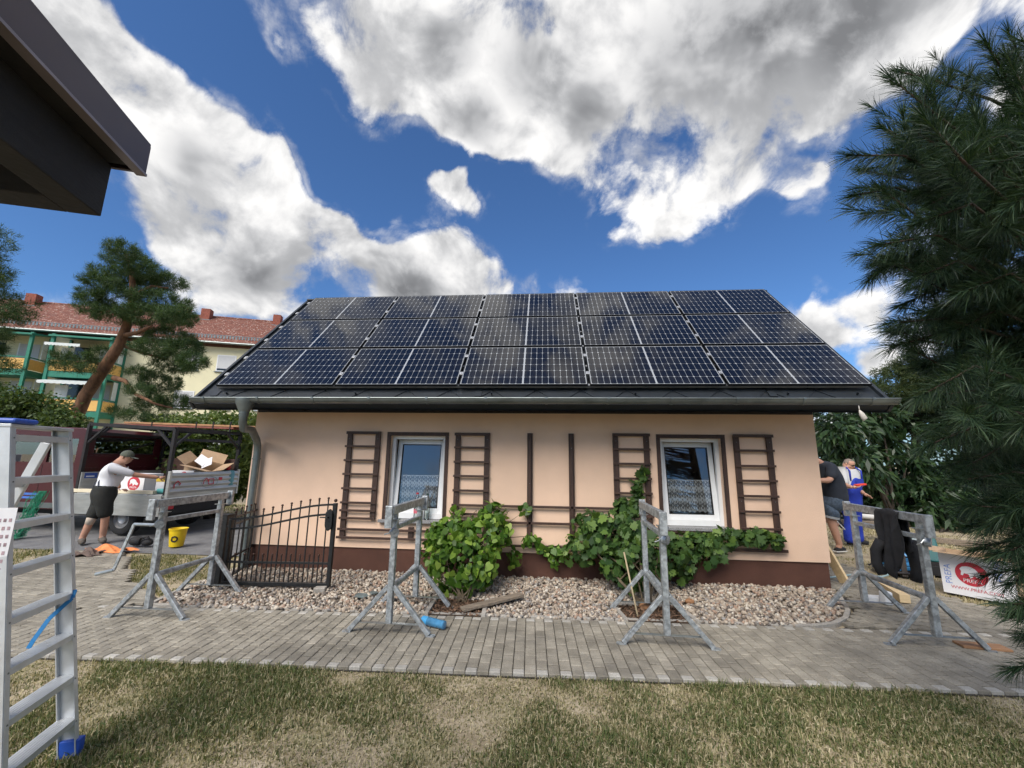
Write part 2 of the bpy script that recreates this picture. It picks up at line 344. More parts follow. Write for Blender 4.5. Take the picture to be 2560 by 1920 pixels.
lay(rf, it, {0: (zme, vs, fs)}, focus=(8.5,-2))
road = sheet('road', [(-40,.83),(-2.9,.80),(-.2,.82),(-.16,5.0),(-40,6.2)], -.025, m_asph, 'grey asphalt road where the truck is parked', 'road')
# kerb edging of the gravel bed
kb = MB(); kerb_root = None
def kerb(p, q, w=.055, z0=-.05, z1=.012):
    global kerb_root
    b = MB(); p = Vector((*p, (z0+z1)/2)); q = Vector((*q, (z0+z1)/2)); d = (q-p).normalized(); b.bar(p+d*.003, q-d*.003, w, z1-z0)
    return b
pts = [(-.08,-.72),(-.04,-1.2),(.06,-1.64)]
u = .1
while u < 7.55: pts.append(tuple(strip(u, .648).xy)); u += .5
pts += [(7.75,-1.375),(8.05,-1.27),(8.30,-1.08),(8.50,-.82),(8.66,-.5),(8.80,-.22),(8.93,-.06)]
kr = thing('kerb', None, None, (4,-1.6,0)); kr['kind'] = 'structure'; kr['label'] = 'low concrete edging round the gravel bed'
for a, c in zip(pts[:-1], pts[1:]): kerb(a, c).build('kerb_stone', m_kerb, kr, bevel=.004)
bed_edges = [((3.40,-1.02),(3.43,-1.58)),((4.06,-1.05),(4.09,-1.56)),((5.62,-1.0),(5.70,-1.50)),((6.42,-.98),(6.5,-1.47)),((5.60,-.97),(6.45,-.95))]
for a, c in bed_edges: kerb(a, c, .05, -.05, .03).build('kerb_stone', m_kerb, kr, bevel=.004)
# ---- gravel
GP = [(-.02,-.70),(.0,-1.2),(.10,-1.60)]+[tuple((strip(u, .61)).xy) for u in (.5,3,5,7.5)]+[(7.75,-1.34),(8.02,-1.24),(8.27,-1.05),(8.46,-.8),(8.62,-.5),(8.76,-.22),(8.87,-.01),(-.05,-.01)]
gb = sheet('gravel_bed', GP, -.016, posmat('gravel_base', (.20,.16,.125), (.33,.28,.22), 40, .9, .5, 80), 'bed of pale river pebbles along the house wall', 'gravel bed')
BEDS = [((3.43,-1.57),(4.06,-1.03)),((5.68,-1.49),(6.44,-.98))]
def pebbles(name, poly, n, parent=None, holes=(), r=(.0125,.023), zb=-.012):
    t = (1+5**.5)/2; ic = np.array([(-1,t,0),(1,t,0),(-1,-t,0),(1,-t,0),(0,-1,t),(0,1,t),(0,-1,-t),(0,1,-t),(t,0,-1),(t,0,1),(-t,0,-1),(-t,0,1)])/np.sqrt(1+t*t)
    fi = [(0,11,5),(0,5,1),(0,1,7),(0,7,10),(0,10,11),(1,5,9),(5,11,4),(11,10,2),(10,7,6),(7,1,8),(3,9,4),(3,4,2),(3,2,6),(3,6,8),(3,8,9),(4,9,5),(2,4,11),(6,2,10),(8,6,7),(9,8,1)]
    vl = [tuple(p) for p in ic]; mid = {}; f2 = []
    def md(a, b):
        k = (min(a,b), max(a,b))
        if k not in mid: p = np.array(vl[a])+np.array(vl[b]); vl.append(tuple(p/np.linalg.norm(p))); mid[k] = len(vl)-1
        return mid[k]
    for a, b, c in fi: ab, bc, ca = md(a,b), md(b,c), md(c,a); f2 += [(a,ab,ca),(b,bc,ab),(c,ca,bc),(ab,bc,ca)]
    base = np.array(vl); fa = np.array(f2)
    xs = [p[0] for p in poly]; ys = [p[1] for p in poly]; V = []; Fc = []; k = 0
    while k < n:
        x = random.uniform(min(xs), max(xs)); y = random.uniform(min(ys), max(ys))
        if not inpoly(x, y, poly) or any(a[0] < x < c[0] and a[1] < y < c[1] for a, c in holes): continue
        s = random.uniform(*r)*random.choice((.8,1,1,1.25)); sc3 = np.array([s*random.uniform(.9,1.5), s*random.uniform(.8,1.1), s*random.uniform(.5,.85)])
        jit = 1+rng.normal(0, .07, (len(base),1)); q = rng.normal(size=4)*np.array([1,.45,.45,1]); q /= np.linalg.norm(q); w_, a_, b_, c_ = q
        Rm = np.array([[1-2*(b_*b_+c_*c_),2*(a_*b_-c_*w_),2*(a_*c_+b_*w_)],[2*(a_*b_+c_*w_),1-2*(a_*a_+c_*c_),2*(b_*c_-a_*w_)],[2*(a_*c_-b_*w_),2*(b_*c_+a_*w_),1-2*(a_*a_+b_*b_)]])
        z = zb+random.uniform(.004,.032)+.016*max(0, min(1, (y+1.3)/1.2))
        V.append((base*jit*sc3) @ Rm.T+np.array([x, y, z])); Fc.append(fa+k*len(base)); k += 1
    return npmesh(name, np.concatenate(V), np.concatenate(Fc), pebmat, parent, 0)
pebmat = bpy.data.materials.new('pebbles'); pebmat.use_nodes = True; T = NT(pebmat.node_tree); b = T.n['Principled BSDF']
g = T.new('ShaderNodeNewGeometry'); c = T.ramp(g.outputs['Random Per Island'], [(0,(.13,.11,.095)),(.1,(.22,.185,.155)),(.25,(.34,.28,.22)),(.42,(.43,.365,.29)),(.58,(.52,.465,.385)),(.74,(.36,.25,.185)),(.84,(.28,.265,.25)),(.93,(.58,.54,.47)),(1,(.17,.15,.14))], 'CONSTANT')
c = T.mix(T.mapr(T.noise(g.outputs['Position'], 70, 4, .6), .35, .7), c, T.mix(1., c, (.72,.68,.64), 'MULTIPLY')); T.set(b, 'Base Color', c); T.set(b, 'Roughness', .7)
o = pebbles('pebble_gravel', GP, 14500, gb, BEDS); o['kind'] = 'stuff'
m_mulch = posmat('bark_mulch', (.045,.028,.018), (.10,.065,.04), 35, .95, 1.0, 60)
for (a, c) in BEDS:
    o = sheet('planting_bed', [(a[0],a[1]),(c[0],a[1]),(c[0],c[1]),(a[0],c[1])], .004, m_mulch, 'small planting bed of dark bark mulch '+('under the bright green bush' if a[0] < 5 else 'under the grapevine'), 'planting bed')
    V = []; Fc = []
    for k in range(420):
        x = random.uniform(a[0]+.02, c[0]-.02); y = random.uniform(a[1]+.02, c[1]-.02); l = random.uniform(.012,.03); wd_ = l*.4; M_ = rotm(random.uniform(0,6.3), random.gauss(0,.4), random.gauss(0,.4), (x,y,random.uniform(.008,.02)))
        V += [tuple(M_ @ Vector(p)) for p in ((-l,-wd_,0),(l,-wd_*.6,0),(l*.8,wd_,0),(-l*.9,wd_*.7,.004))]; Fc.append((4*k,4*k+1,4*k+2,4*k+3))
    npmesh('bark_chips', V, Fc, mat('bark_chip', (.13,.075,.045), .9, island=.6), o, None, 'stuff')
# ---- grass
_ph = rng.uniform(0, 6.28, (14,)); _kx = rng.normal(0, 1, 14); _ky = rng.normal(0, 1, 14); _kk = np.array([1.2,1.6,2.3,3,3.8,5,6,7.5,9,11,14,18,22,27]); _am = np.array([1,1,1,.9,.9,.8,.8,.7,.6,.6,.5,.5,.4,.4])
_nn = np.hypot(_kx, _ky); _kx, _ky = _kx/_nn, _ky/_nn
def fld(x, y): return sum(_am[i]*np.sin((_kx[i]*x+_ky[i]*y)*_kk[i]+_ph[i]) for i in range(14))/3.2
def grass(name, xr, yr, n, h, keep, m, label, w=.0035, thr=-.25, parent=None, lean=1.1):
    x = rng.uniform(xr[0], xr[1], n*3); y = rng.uniform(yr[0], yr[1], n*3); f = fld(x, y)
    ok = (rng.uniform(-.9, .5, n*3)+thr < f) & np.array([keep(a, c) for a, c in zip(x, y)]); x, y, f = x[ok][:n], y[ok][:n], f[ok][:n]; k = len(x)
    a = rng.uniform(0, 2*pi, k); L = h*rng.uniform(.45, 1.25, k)*np.clip(.8+.35*f, .5, 1.3); ln = np.abs(rng.normal(0, .5, k))*lean+.15; ww = w*rng.uniform(.7, 1.5, k)
    dx, dy = np.cos(a), np.sin(a); px, py = -dy*ww, dx*ww
    V = np.zeros((k, 5, 3)); z0 = -.04
    V[:,0] = np.c_[x-px, y-py, np.full(k, z0)]; V[:,1] = np.c_[x+px, y+py, np.full(k, z0)]
    c1, s1 = np.cos(ln*.6), np.sin(ln*.6); c2, s2 = np.cos(np.minimum(ln*1.6, 1.75)), np.sin(np.minimum(ln*1.6, 1.75))
    mx, my, mz = x+dx*s1*L*.55, y+dy*s1*L*.55, z0+c1*L*.55; tw = rng.uniform(-.8,.8,k)*ww
    V[:,2] = np.c_[mx-px*.75, my-py*.75, mz+tw]; V[:,3] = np.c_[mx+px*.75, my+py*.75, mz-tw]; V[:,4] = np.c_[mx+dx*s2*L*.45, my+dy*s2*L*.45, np.maximum(mz+c2*L*.45, z0+.004)]
    o5 = np.arange(k)[:,None]*5; Fc = np.concatenate([o5+np.array([[0,1,3]]), o5+np.array([[0,3,2]]), o5+np.array([[2,3,4]])])
    o = npmesh(name, V.reshape(-1,3), Fc, m, parent); tag(o, label, 'grass' if parent is None else None, kind='stuff'); return o
m_grass = leafmat('lawn_grass', [(.045,.062,.018),(.075,.098,.03),(.11,.13,.045),(.16,.17,.07),(.27,.245,.13),(.40,.35,.21),(.54,.48,.33)], .7, .3)
m_grassy = leafmat('dry_grass', [(.12,.12,.05),(.23,.21,.10),(.35,.305,.175),(.46,.40,.25),(.54,.48,.33)], .75, .2)
front = lambda x, y: y < -2.29+.035*x-.612 and not inpoly(x, y, LF)
grass('lawn_grass', (-.6,9.6), (-4.75,-2.5), 105000, .052, front, m_grass, 'patchy drought-worn lawn grass in front of the paver path', .0030, -.42, lean=2.2)
grass('straw_litter', (-.6,9.6), (-4.75,-2.5), 85000, .055, lambda x, y: front(x, y-.03), m_grassy, 'dry straw strewn through the bare lawn patches', .0026, -1.6, lean=2.8)
m_green2 = leafmat('green_clump_grass', [(.05,.08,.025),(.08,.115,.035),(.12,.155,.05),(.18,.205,.08)], .65, .3)
grass('grass_clumps', (-.6,9.6), (-4.75,-2.5), 28000, .066, front, m_green2, 'greener tufts of grass scattered over the worn lawn', .0032, .40, lean=1.8)
GPATCH = [(-.02,-.66),(-.02,.78),(-2.8,.78),(-1.25,-.68),(-.14,-1.3)]
grass('verge_grass', (-3,0), (-1.4,.8), 9000, .055, lambda x, y: inpoly(x, y, GPATCH), m_grass, 'triangle of grass between driveway, road and gravel bed', .004, -.1)
LP = [(-3.85,.1),(-4.3,.76),(-9,.76),(-6,-2.0),(-2.75,-2.1),(-3.4,-.9)]
grass('driveway_grass', (-9,-2.6), (-2.2,.78), 14000, .06, lambda x, y: inpoly(x, y, LP), m_grass, 'grass strip beyond the driveway behind the stepladder', .005, -.1)
grass('garden_grass', (9.9,17), (-.8,7), 26000, .06, lambda x, y: not inpoly(x, y, [tuple(p) for p in RF]) and y > -.6+.1*(x-10), m_grassy, 'parched yellowish lawn where the two men work', .005, -.1)
grass('roadside_grass', (-9,-.2), (5,8), 9000, .07, lambda x, y: True, m_grass, 'grass verge on the far side of the road', .007, -.1)
grass('corner_lawn_grass', (-7,-.6), (-6,-1.9), 26000, .065, lambda x, y: not inpoly(x, y, LF) and not inpoly(x, y, LP) and y < -2.0, m_grass, 'worn lawn continuing left of the stepladder', .004, -.4, lean=2.)
grass('side_lawn_grass', (-1,12), (-8.5,-4.75), 40000, .065, lambda x, y: True, m_grass, 'worn lawn round the place where the camera stands', .004, -.4, lean=2.)
# ================================================================== the house
XL, XR, YB, HW, HP = -.114, 8.884, 4.25, 2.5, .367
m_wall = mat('salmon_render', (.76,.54,.395), .9, var=.06, scale=1.1, bump=.8, bscale=110., spec=.2, dirt=.22, dcol=(.62,.43,.31))
m_plinth = mat('brown_plinth', (.090,.042,.030), .8, var=.10, scale=3, bump=.35, bscale=120., spec=.25)
m_dkwood = mat('dark_fascia', (.016,.011,.009), .7, var=.2, scale=9)
m_brown = mat('brown_stain', (.042,.020,.013), .62, var=.35, scale=5, stretch=(6,6,.8), bump=.25, bscale=30)
m_brownh = mat('brown_stain_rail', (.047,.023,.015), .62, var=.35, scale=5, stretch=(.8,6,6), bump=.25, bscale=30)
m_white = mat('white_pvc', (.74,.75,.75), .35, var=.04, scale=3, dirt=.12, dcol=(.55,.53,.5))
m_granite = mat('granite_sill', (.22,.22,.225), .45, var=.45, scale=70, bump=.1)
m_zinc = mat('zinc', (.17,.195,.195), .42, .8, var=.18, scale=4, dirt=.25, dcol=(.24,.245,.24))
m_roof = mat('anthracite_sheet', (.015,.020,.026), .5, .1, var=.18, scale=5, bump=.06, bscale=12)
m_inside = mat('interior_plaster', (.16,.15,.14), .9)
house = thing('house', 'small salmon rendered outbuilding with brown plinth and solar roof', 'house', (4.4,0,0))
OP = [(2.265,3.18,.815,2.125),(6.578,7.495,.815,2.125)]
b = MB(); th = .22
xs = [XL, OP[0][0], OP[0][1], OP[1][0], OP[1][1], XR]
b.box((xs[0],0,HP),(xs[1],th,HW)); b.box((xs[2],0,HP),(xs[3],th,HW)); b.box((xs[4],0,HP),(xs[5],th,HW))
for o_ in OP: b.box((o_[0],0,HP),(o_[1],th,o_[2]-.03)); b.box((o_[0],0,o_[3]),(o_[1],th,HW))
b.box((XL,th,HP),(XL+th,YB,HW)); b.box((XR-th,th,HP),(XR,YB,HW)); b.box((XL+th,YB-th,HP),(XR-th,YB,HW))
# gables
RA = .7959; ry0, rz0 = -.527, 2.771
def roofz(y): return rz0+(y-ry0)*math.tan(RA)
YR, ZR = 1.95, roofz(1.95)
for x0 in (XL, XR-th):
    pr = [(0, HW), (YB, HW), (YB, 2.72), (YR, ZR-.18), (0, roofz(0)-.17)]
    m_ = Matrix(((0,0,1,0),(1,0,0,0),(0,1,0,0),(0,0,0,1))); b.prism(pr, (x0, x0+th), m_)
b.build('wall', m_wall, house)
b = MB(); e = .022
b.box((XL+e,e,-.05),(XR-e,th,HP)); b.box((XL+e,th,-.05),(XL+th,YB-e,HP)); b.box((XR-th,th,-.05),(XR-e,YB-e,HP)); b.box((XL+th,YB-th,-.05),(XR-th,YB-e,HP))
b.build('plinth', m_plinth, house)
MB().box((XL+th,th,-.02),(XR-th,YB-th,.0)).build('floor', m_inside, house)
MB().box((XL+th,th,HW-.02),(XR-th,YB-th,HW+.05)).build('ceiling', m_inside, house)
MB().box((XL+.02,-.012,HW),(XR-.01,.10,HW+.20)).build('fascia_board', m_dkwood, house)
# soffit boards under the eave
b = MB(); b.add([(-.62,-.70,roofz(-.70)-.14),(9.42,-.70,roofz(-.70)-.14),(9.42,.11,roofz(.0)-.02-.14),(-.62,.11,roofz(.0)-.02-.14)], [(0,1,2,3)]); b.build('soffit', m_dkwood, house)
# roof
RX0, RX1, YE = -.66, 9.44, -.745
sdir = Vector((0, cos(RA), sin(RA))); snor = Vector((0, -sin(RA), cos(RA)))
def roofp(x, s, n=0.): return Vector((x, YE, roofz(YE)))+sdir*s+snor*n
SR = (YR-YE)/cos(RA)
b = MB(); q = [roofp(RX0,0), roofp(RX1,0), roofp(RX1,SR), roofp(RX0,SR)]; b.add(q+[p-snor*.10 for p in q], [(0,1,2,3),(7,6,5,4),(0,4,5,1),(1,5,6,2),(2,6,7,3),(3,7,4,0)])
bk = [(RX0,YR,ZR),(RX1,YR,ZR),(RX1,4.75,2.72),(RX0,4.75,2.72)]; b.add(bk+[(x,y,z-.14) for x,y,z in bk], [(3,2,1,0),(4,5,6,7),(0,1,5,4),(1,2,6,5),(2,3,7,6),(3,0,4,7)])
roof = b.build('roof', m_roof, house)
for x0 in (RX0-.018, RX1-.03):
    b = MB(); b.bar(roofp(x0+.025,-.01,-.03), roofp(x0+.025,SR+.01,-.03), .05, .15, up=snor); b.build('verge_trim', m_roof, roof, bevel=.004)
SD = .66
def diamond(cx_, s0):
    b = MB(); h = SD/2-.006
    P = [(cx_, s0+.004, .016), (cx_+h, s0+SD/2, .011), (cx_, s0+SD-.004, .005), (cx_-h, s0+SD/2, .011)]
    top = [roofp(x, s, n) for x, s, n in P]; bot = [roofp(x, s, .001) for x, s, n in P]; b.add(top+bot, [(0,1,2,3),(0,4,5,1),(1,5,6,2),(2,6,7,3),(3,7,4,0)]); return b
k = 0; x = RX0+.05+SD/2
while x < RX1-SD/2+.02:
    diamond(x, .004).build('shingle', m_roof, roof); x += SD
x = RX0+.06+SD
while x < RX1-SD/2: diamond(x, .004+SD/2).build('shingle', m_roof, roof); x += SD
b = MB(); b.bar((RX0,YR,ZR+.01),(RX1,YR,ZR+.01),.18,.03); b.build('ridge_cap', m_roof, roof)
# gutter: half-round with a rolled front bead, brackets, end caps
GY, GZ, GR = -.845, 2.612, .070; GX0, GX1 = -.535, 9.425
b = MB(); N = 10; gx = [GX0, GX1]
ring = [(GY+GR*cos(pi+pi*i/N), GZ+GR*sin(pi+pi*i/N)) for i in range(N+1)]; inner = [(GY+(GR-.004)*cos(pi+pi*i/N), GZ+(GR-.004)*sin(pi+pi*i/N)) for i in range(N, -1, -1)]
prof = ring+inner; m_ = Matrix(((0,0,1,0),(1,0,0,0),(0,1,0,0),(0,0,0,1))); b.prism(prof, (GX0, GX1), m_)
b.tube([(GX0-.002,GY-GR,GZ+.004),(GX1+.002,GY-GR,GZ+.004)], .011, 8)
gut = b.build('gutter', m_zinc, house, smooth=40)
for x in (GX0, GX1):
    b = MB(); b.prism(ring, (x-.003, x+.003), m_); b.build('end_cap', m_zinc, gut)
for i in range(12):
    x = GX0+.22+i*.855; b = MB(); R2 = GR+.005
    for j in range(N):
        a0, a1 = pi+pi*j/N, pi+pi*(j+1)/N; b.bar((x,GY+R2*cos(a0),GZ+R2*sin(a0)),(x,GY+R2*cos(a1),GZ+R2*sin(a1)),.032,.005,up=(1,0,0) if False else (0,cos((a0+a1)/2),sin((a0+a1)/2)))
    b.bar((x,GY-GR-.014,GZ-.008),(x,GY-GR-.014,GZ+.018),.034,.006,up=(0,1,0)); b.build('bracket', m_zinc, gut)
# downspout
DX = .31
b = MB(); b.lathe([(.062,-.25),(.064,-.19),(.125,-.055),(.130,.01)], (DX,GY,GZ-.02), 20); b.lathe([(.066,-.01),(.066,.01)], (DX,GY,GZ-.215), 20)
c0 = Vector((DX,GY,GZ-.22)); path_ = [c0, c0+Vector((0,0,-.14)), c0+Vector((-.01,.05,-.23)), Vector((.17,-.45,2.17)), Vector((.06,-.17,2.03)), Vector((.05,-.11,1.93)), Vector((.05,-.10,1.8)), Vector((.05,-.10,.0))]
b.tube(path_, .055, 16); b.lathe([(.066,-.012),(.066,.012)], (.05,-.10,1.72), 16); b.lathe([(.066,-.012),(.066,.012)], (.05,-.10,.55), 16)
ds = b.build('downspout', m_zinc, house, smooth=50)
# windows
def glassmat(name, tint=(.9,.95,.95), ior=1.5, dark=1.0, g0=None):
    m = bpy.data.materials.new(name); m.use_nodes = True; T = NT(m.node_tree); T.n.clear()
    fr = T.new('ShaderNodeFresnel', ins={0: ior}).outputs[0]; fr = T.math('ADD', T.math('MULTIPLY', fr, 1.7), .02, clamp=True)
    t = T.new('ShaderNodeBsdfTransparent', ins={0: tuple(c*dark for c in tint)+(1,)}); gl = T.new('ShaderNodeBsdfGlossy', ins={0: (1,1,1,1), 1: .0})
    mx = T.new('ShaderNodeMixShader', ins={0: fr}); T.l.new(t.outputs[0], mx.inputs[1]); T.l.new(gl.outputs[0], mx.inputs[2]); o = T.new('ShaderNodeOutputMaterial'); T.l.new(mx.outputs[0], o.inputs[0]); MATS[name] = m; return m
m_glass = glassmat('window_glass', (.97,.99,.98), ior=1.65)
m_seal = mat('rubber_seal', (.012,.012,.013), .6)
for i, (x0, x1, z0, z1) in enumerate(OP):
    w = thing('window', None, None, (0,0,0)); del w['org']; w['org'] = house['org']; w.parent = house; w['label'] = 'white tilted window '+('reflecting the sky' if i == 0 else 'with dark pane')
    b = MB(); bw = .057
    b.box((x0-bw,-.014,z0-.008),(x0,.015,z1+bw)); b.box((x1,-.014,z0-.008),(x1+bw,.015,z1+bw)); b.box((x0,-.014,z1),(x1,.015,z1+bw)); b.build('surround', m_brown, w)
    MB().box((x0-.10,-.075,z0-.052),(x1+.10,.10,z0-.008)).build('sill', m_granite, w, bevel=.004)
    b = MB(); f = .055; yf = .10
    b.box((x0,yf,z0-.006),(x0+f,yf+.07,z1)); b.box((x1-f,yf,z0-.006),(x1,yf+.07,z1)); b.box((x0+f,yf,z1-f),(x1-f,yf+.07,z1)); b.box((x0+f,yf,z0-.006),(x1-f,yf+.07,z0+f*1.5)); b.build('frame', m_white, w, bevel=.004)
    # sash tilted inwards about its lower edge
    hz = z0+f*1.5; M_ = Matrix.Translation((0,yf+.03,hz)) @ Matrix.Rotation(rad(-6.0), 4, 'X'); H = z1-f+.005-hz; W0, W1 = x0+f-.005, x1-f+.005; sw = .075
    b = MB()
    for bb in (((W0,0,0),(W0+sw,.06,H)), ((W1-sw,0,0),(W1,.06,H)), ((W0+sw,0,H-sw),(W1-sw,.06,H)), ((W0+sw,0,0),(W1-sw,.06,sw))): b.box(*bb, M_)
    sash = b.build('sash', m_white, w, bevel=.004)
    b = MB(); sl_ = .010
    for bb in (((W0+sw,-.002,sw),(W0+sw+sl_,.03,H-sw)), ((W1-sw-sl_,-.002,sw),(W1-sw,.03,H-sw)), ((W0+sw+sl_,-.002,H-sw-sl_),(W1-sw-sl_,.03,H-sw)), ((W0+sw+sl_,-.002,sw),(W1-sw-sl_,.03,sw+sl_))): b.box(*bb, M_)
    b.build('seal', m_seal, sash)
    b = MB(); b.add([M_ @ Vector(p) for p in ((W0+sw,.02,sw),(W1-sw,.02,sw),(W1-sw,.02,H-sw),(W0+sw,.02,H-sw))], [(0,1,2,3)]); b.build('pane', m_glass, sash)
# lace curtains behind the panes
lace = bpy.data.materials.new('lace'); lace.use_nodes = True; T = NT(lace.node_tree); T.n.clear()
uv = T.new('ShaderNodeTexCoord').outputs['Object']; s3 = T.new('ShaderNodeSeparateXYZ', ins={0: uv}); px_, pz_ = s3.outputs[0], s3.outputs[2]
a_ = T.math('SINE', T.math('MULTIPLY', px_, 2*pi/.075)); c_ = T.math('SINE', T.math('MULTIPLY', pz_, 2*pi/.06))
d_ = T.math('SINE', T.math('ADD', T.math('MULTIPLY', px_, 2*pi/.0375), T.math('MULTIPLY', c_, 1.6))); e_ = T.math('SINE', T.math('MULTIPLY', T.math('ADD', pz_, T.math('MULTIPLY', T.math('ABSOLUTE', a_), .03)), 2*pi/.17))
den_ = T.math('ADD', T.math('MULTIPLY', T.math('MULTIPLY', a_, c_), .5), T.math('ADD', T.math('MULTIPLY', d_, .35), T.math('MULTIPLY', e_, .45)))
op = T.mapr(den_, -.25, .2, .30, 1.)
df = T.new('ShaderNodeBsdfDiffuse', ins={0: (.95,.95,.95,1)}); tl = T.new('ShaderNodeBsdfTranslucent', ins={0: (.8,.8,.8,1)}); m1 = T.new('ShaderNodeMixShader', ins={0: .35}); T.l.new(df.outputs[0], m1.inputs[1]); T.l.new(tl.outputs[0], m1.inputs[2])
tp = T.new('ShaderNodeBsdfTransparent'); m2 = T.new('ShaderNodeMixShader', ins={0: op}); T.l.new(tp.outputs[0], m2.inputs[1]); T.l.new(m1.outputs[0], m2.inputs[2]); oo = T.new('ShaderNodeOutputMaterial'); T.l.new(m2.outputs[0], oo.inputs[0])
for i, (x0, x1, z0, z1) in enumerate(OP):
    nx = 60; V = []; Fc = []; zt, zb_ = z0+.66, z0+.17
    for j in range(nx+1):
        t = j/nx; x = x0+.10+(x1-x0-.2)*t; y = .235+.010*sin(t*44); zig = abs(((t*9) % 1)-.5)*.07
        V += [(x, y+.02, zt), (x, y, (zt+zb_)/2), (x, y, zb_+zig)]
    for j in range(nx): a = 3*j; Fc += [(a, a+3, a+4, a+1), (a+1, a+4, a+5, a+2)]
    b = MB(); b.add(V, Fc); o = b.build('lace_curtain', lace, smooth=0)
    b = MB(); b.tube([(x0+.07,.262,zt+.004),(x1-.07,.262,zt+.004)], .006, 8); b.build('curtain_rod', m_white, o)
    tag(o, 'white scalloped lace half curtain behind the '+('sky-reflecting window' if i == 0 else 'dark window right of the centre'), 'curtain')
# ------------------------------------------------------------------ trellis on the front wall
tr = thing('wall_trellis', 'dark brown wooden trellis of uprights and rails on the salmon wall', 'trellis', (4.7,-.03,.5))
def tx(px, py): return ony(px, py, -.05)
def post(pxa, pxb, pyt, pyb):       # outline of an upright from the photograph's top and bottom
    a = tx(pxa, pyt); c = tx(pxb, pyt); z = tx((pxa+pxb)/2, pyb).z; MB().box((a.x,-.045,z),(c.x,-.012,a.z)).build('upright', m_brown, tr, bevel=.003)
zt = 2.18
def up(x0, x1, z0, z1=zt): MB().box((x0,-.042,z0),(x1,-.012,z1)).build('upright', m_brown, tr, bevel=.003)
def rail(x0, x1, z, h=.036): MB().box((x0,-.066,z-h/2),(x1,-.044,z+h/2)).build('rail', m_brownh, tr, bevel=.003)
def zpx(px, py): return tx(px, py).z
TX = {}
for nm, p0, p1 in (('a',868.9,951.3),('b',1139,1224.7),('c',1531.4,1622.3),('d',1832.6,1929)): TX[nm] = (tx(p0,1082).x, tx(p1,1082).x)
PW_ = .085
A, B, Cc, Dd = TX['a'], TX['b'], TX['c'], TX['d']
up(A[0],A[0]+PW_,.517); up(A[1]-PW_,A[1],.80); up(B[0],B[0]+PW_,.79); up(B[1]-PW_,B[1],.46); up(Cc[0],Cc[0]+PW_,.50); up(Cc[1]-PW_,Cc[1],.50); up(Dd[0],Dd[0]+PW_,.79); up(Dd[1]-PW_,Dd[1],.50)
P1, P2 = tx(1325,1085).x, tx(1428,1086).x
for P in (P1, P2): up(P-.042,P+.042,.48); MB().box((P-.022,-.066,.55),(P+.022,-.043,zt-.01)).build('upright', m_brown, tr, bevel=.003)
sm = tx(1026,1325).x; up(sm-.04,sm+.04,.53,.70); sm = tx(1744,1335).x; up(sm-.045,sm+.045,.52,.75)
S_ = .28933
for yy in (145,262,383,503,627,750,818,885): z = zpx(905,1040+yy*S_); rail(A[0]-.012-(.0 if yy<200 else .01), A[1]+.006, z, .045 if yy==145 else .034)
for yy in (158,273,397,520,645): z = zpx(1180,1040+yy*S_); rail(B[0]-.012, B[1]+.008, z, .045 if yy==158 else .034)
for yy in (163,288,413,541,668): z = zpx(1576,1040+yy*S_); rail(Cc[0]-.006, Cc[1]+.012, z, .045 if yy==163 else .034)
for yy in (172,299,432,560,692,827,975): z = zpx(1880,1040+yy*S_); rail(Dd[0]-.006, Dd[1]+.014, z, .045 if yy==172 else .034)
rail(A[0]-.03,B[1]+.01,.647,.036); rail(A[0]-.04,B[1]+.01,.522,.036)                 # under the sky-reflecting window
zz1 = zpx(1180,1040+772*S_); zz2 = zpx(1180,1040+848*S_); zz3 = zpx(1180,1040+912*S_)
rail(B[0]-.02,Cc[1]+.02,zz1); rail(B[0]-.02,B[1]+.01,zz2); rail(B[0]-.02,Cc[1]+.02,zz3); rail(B[1]-.1,Cc[0]+.1,.475)
rail(Cc[0],Cc[1]+.02,zpx(1600,1040+870*S_)); rail(Cc[0],tx(1752,1335).x,.745); rail(tx(1730,1335).x,Dd[1]+.05,.66); rail(tx(1760,1350).x,Dd[1]+.06,.515,.042)
sb = MB()
for (xa, za) in [(A[0]+.04,2.07),(A[1]-.04,2.07),(A[0]+.04,1.22),(A[1]-.04,1.22),(B[0]+.04,2.07),(B[1]-.04,2.07),(B[0]+.04,1.2),(B[1]-.04,1.2),(Cc[0]+.04,2.07),(Cc[1]-.04,2.07),(Cc[0]+.04,1.2),(Cc[1]-.04,1.2),(Dd[0]+.04,2.07),(Dd[1]-.04,2.07),(Dd[0]+.04,1.2),(Dd[1]-.04,1.2),(P1,1.4),(P2,1.95)]:
    sb = MB(); sb.lathe([(.007,0),(.005,.003)], (xa,-.0445 if xa not in (P1,P2) else -.0665,za), 8, (0,-1,0)); sb.build('screw', m_zinc, tr)
# ------------------------------------------------------------------ solar panels
m_cell = mat('solar_cell', (.004,.0048,.0085), .5, var=.15, scale=3, coat=1., spec=.0)
m_back = mat('white_backsheet', (.30,.315,.33), .5, var=.03, coat=1., spec=.0)
m_pframe = mat('panel_frame', (.02,.021,.023), .4, .6, var=.1)
m_alu = mat('aluminium', (.50,.51,.52), .42, .75, var=.10, scale=6, dirt=.18, dcol=(.30,.30,.30), bump=.04, bscale=40)
PWD, PHT, PITX, PITY = 1.918, 1.110, 1.9525, 1.1555
PB = Vector((-.40, -.62, 2.862)); px_dir = Vector((1,0,0))
RPM = Matrix(((1,0,0,0),(0,cos(RA),-sin(RA),0),(0,sin(RA),cos(RA),0),(0,0,0,1)))
cg = .0045; mrg = .022; cgap = .022
cw_ = (PWD-2*mrg-cgap)/20; ch_ = (PHT-2*mrg)/6
hw, hh, ch = (cw_-cg)/2, (ch_-cg)/2, .013
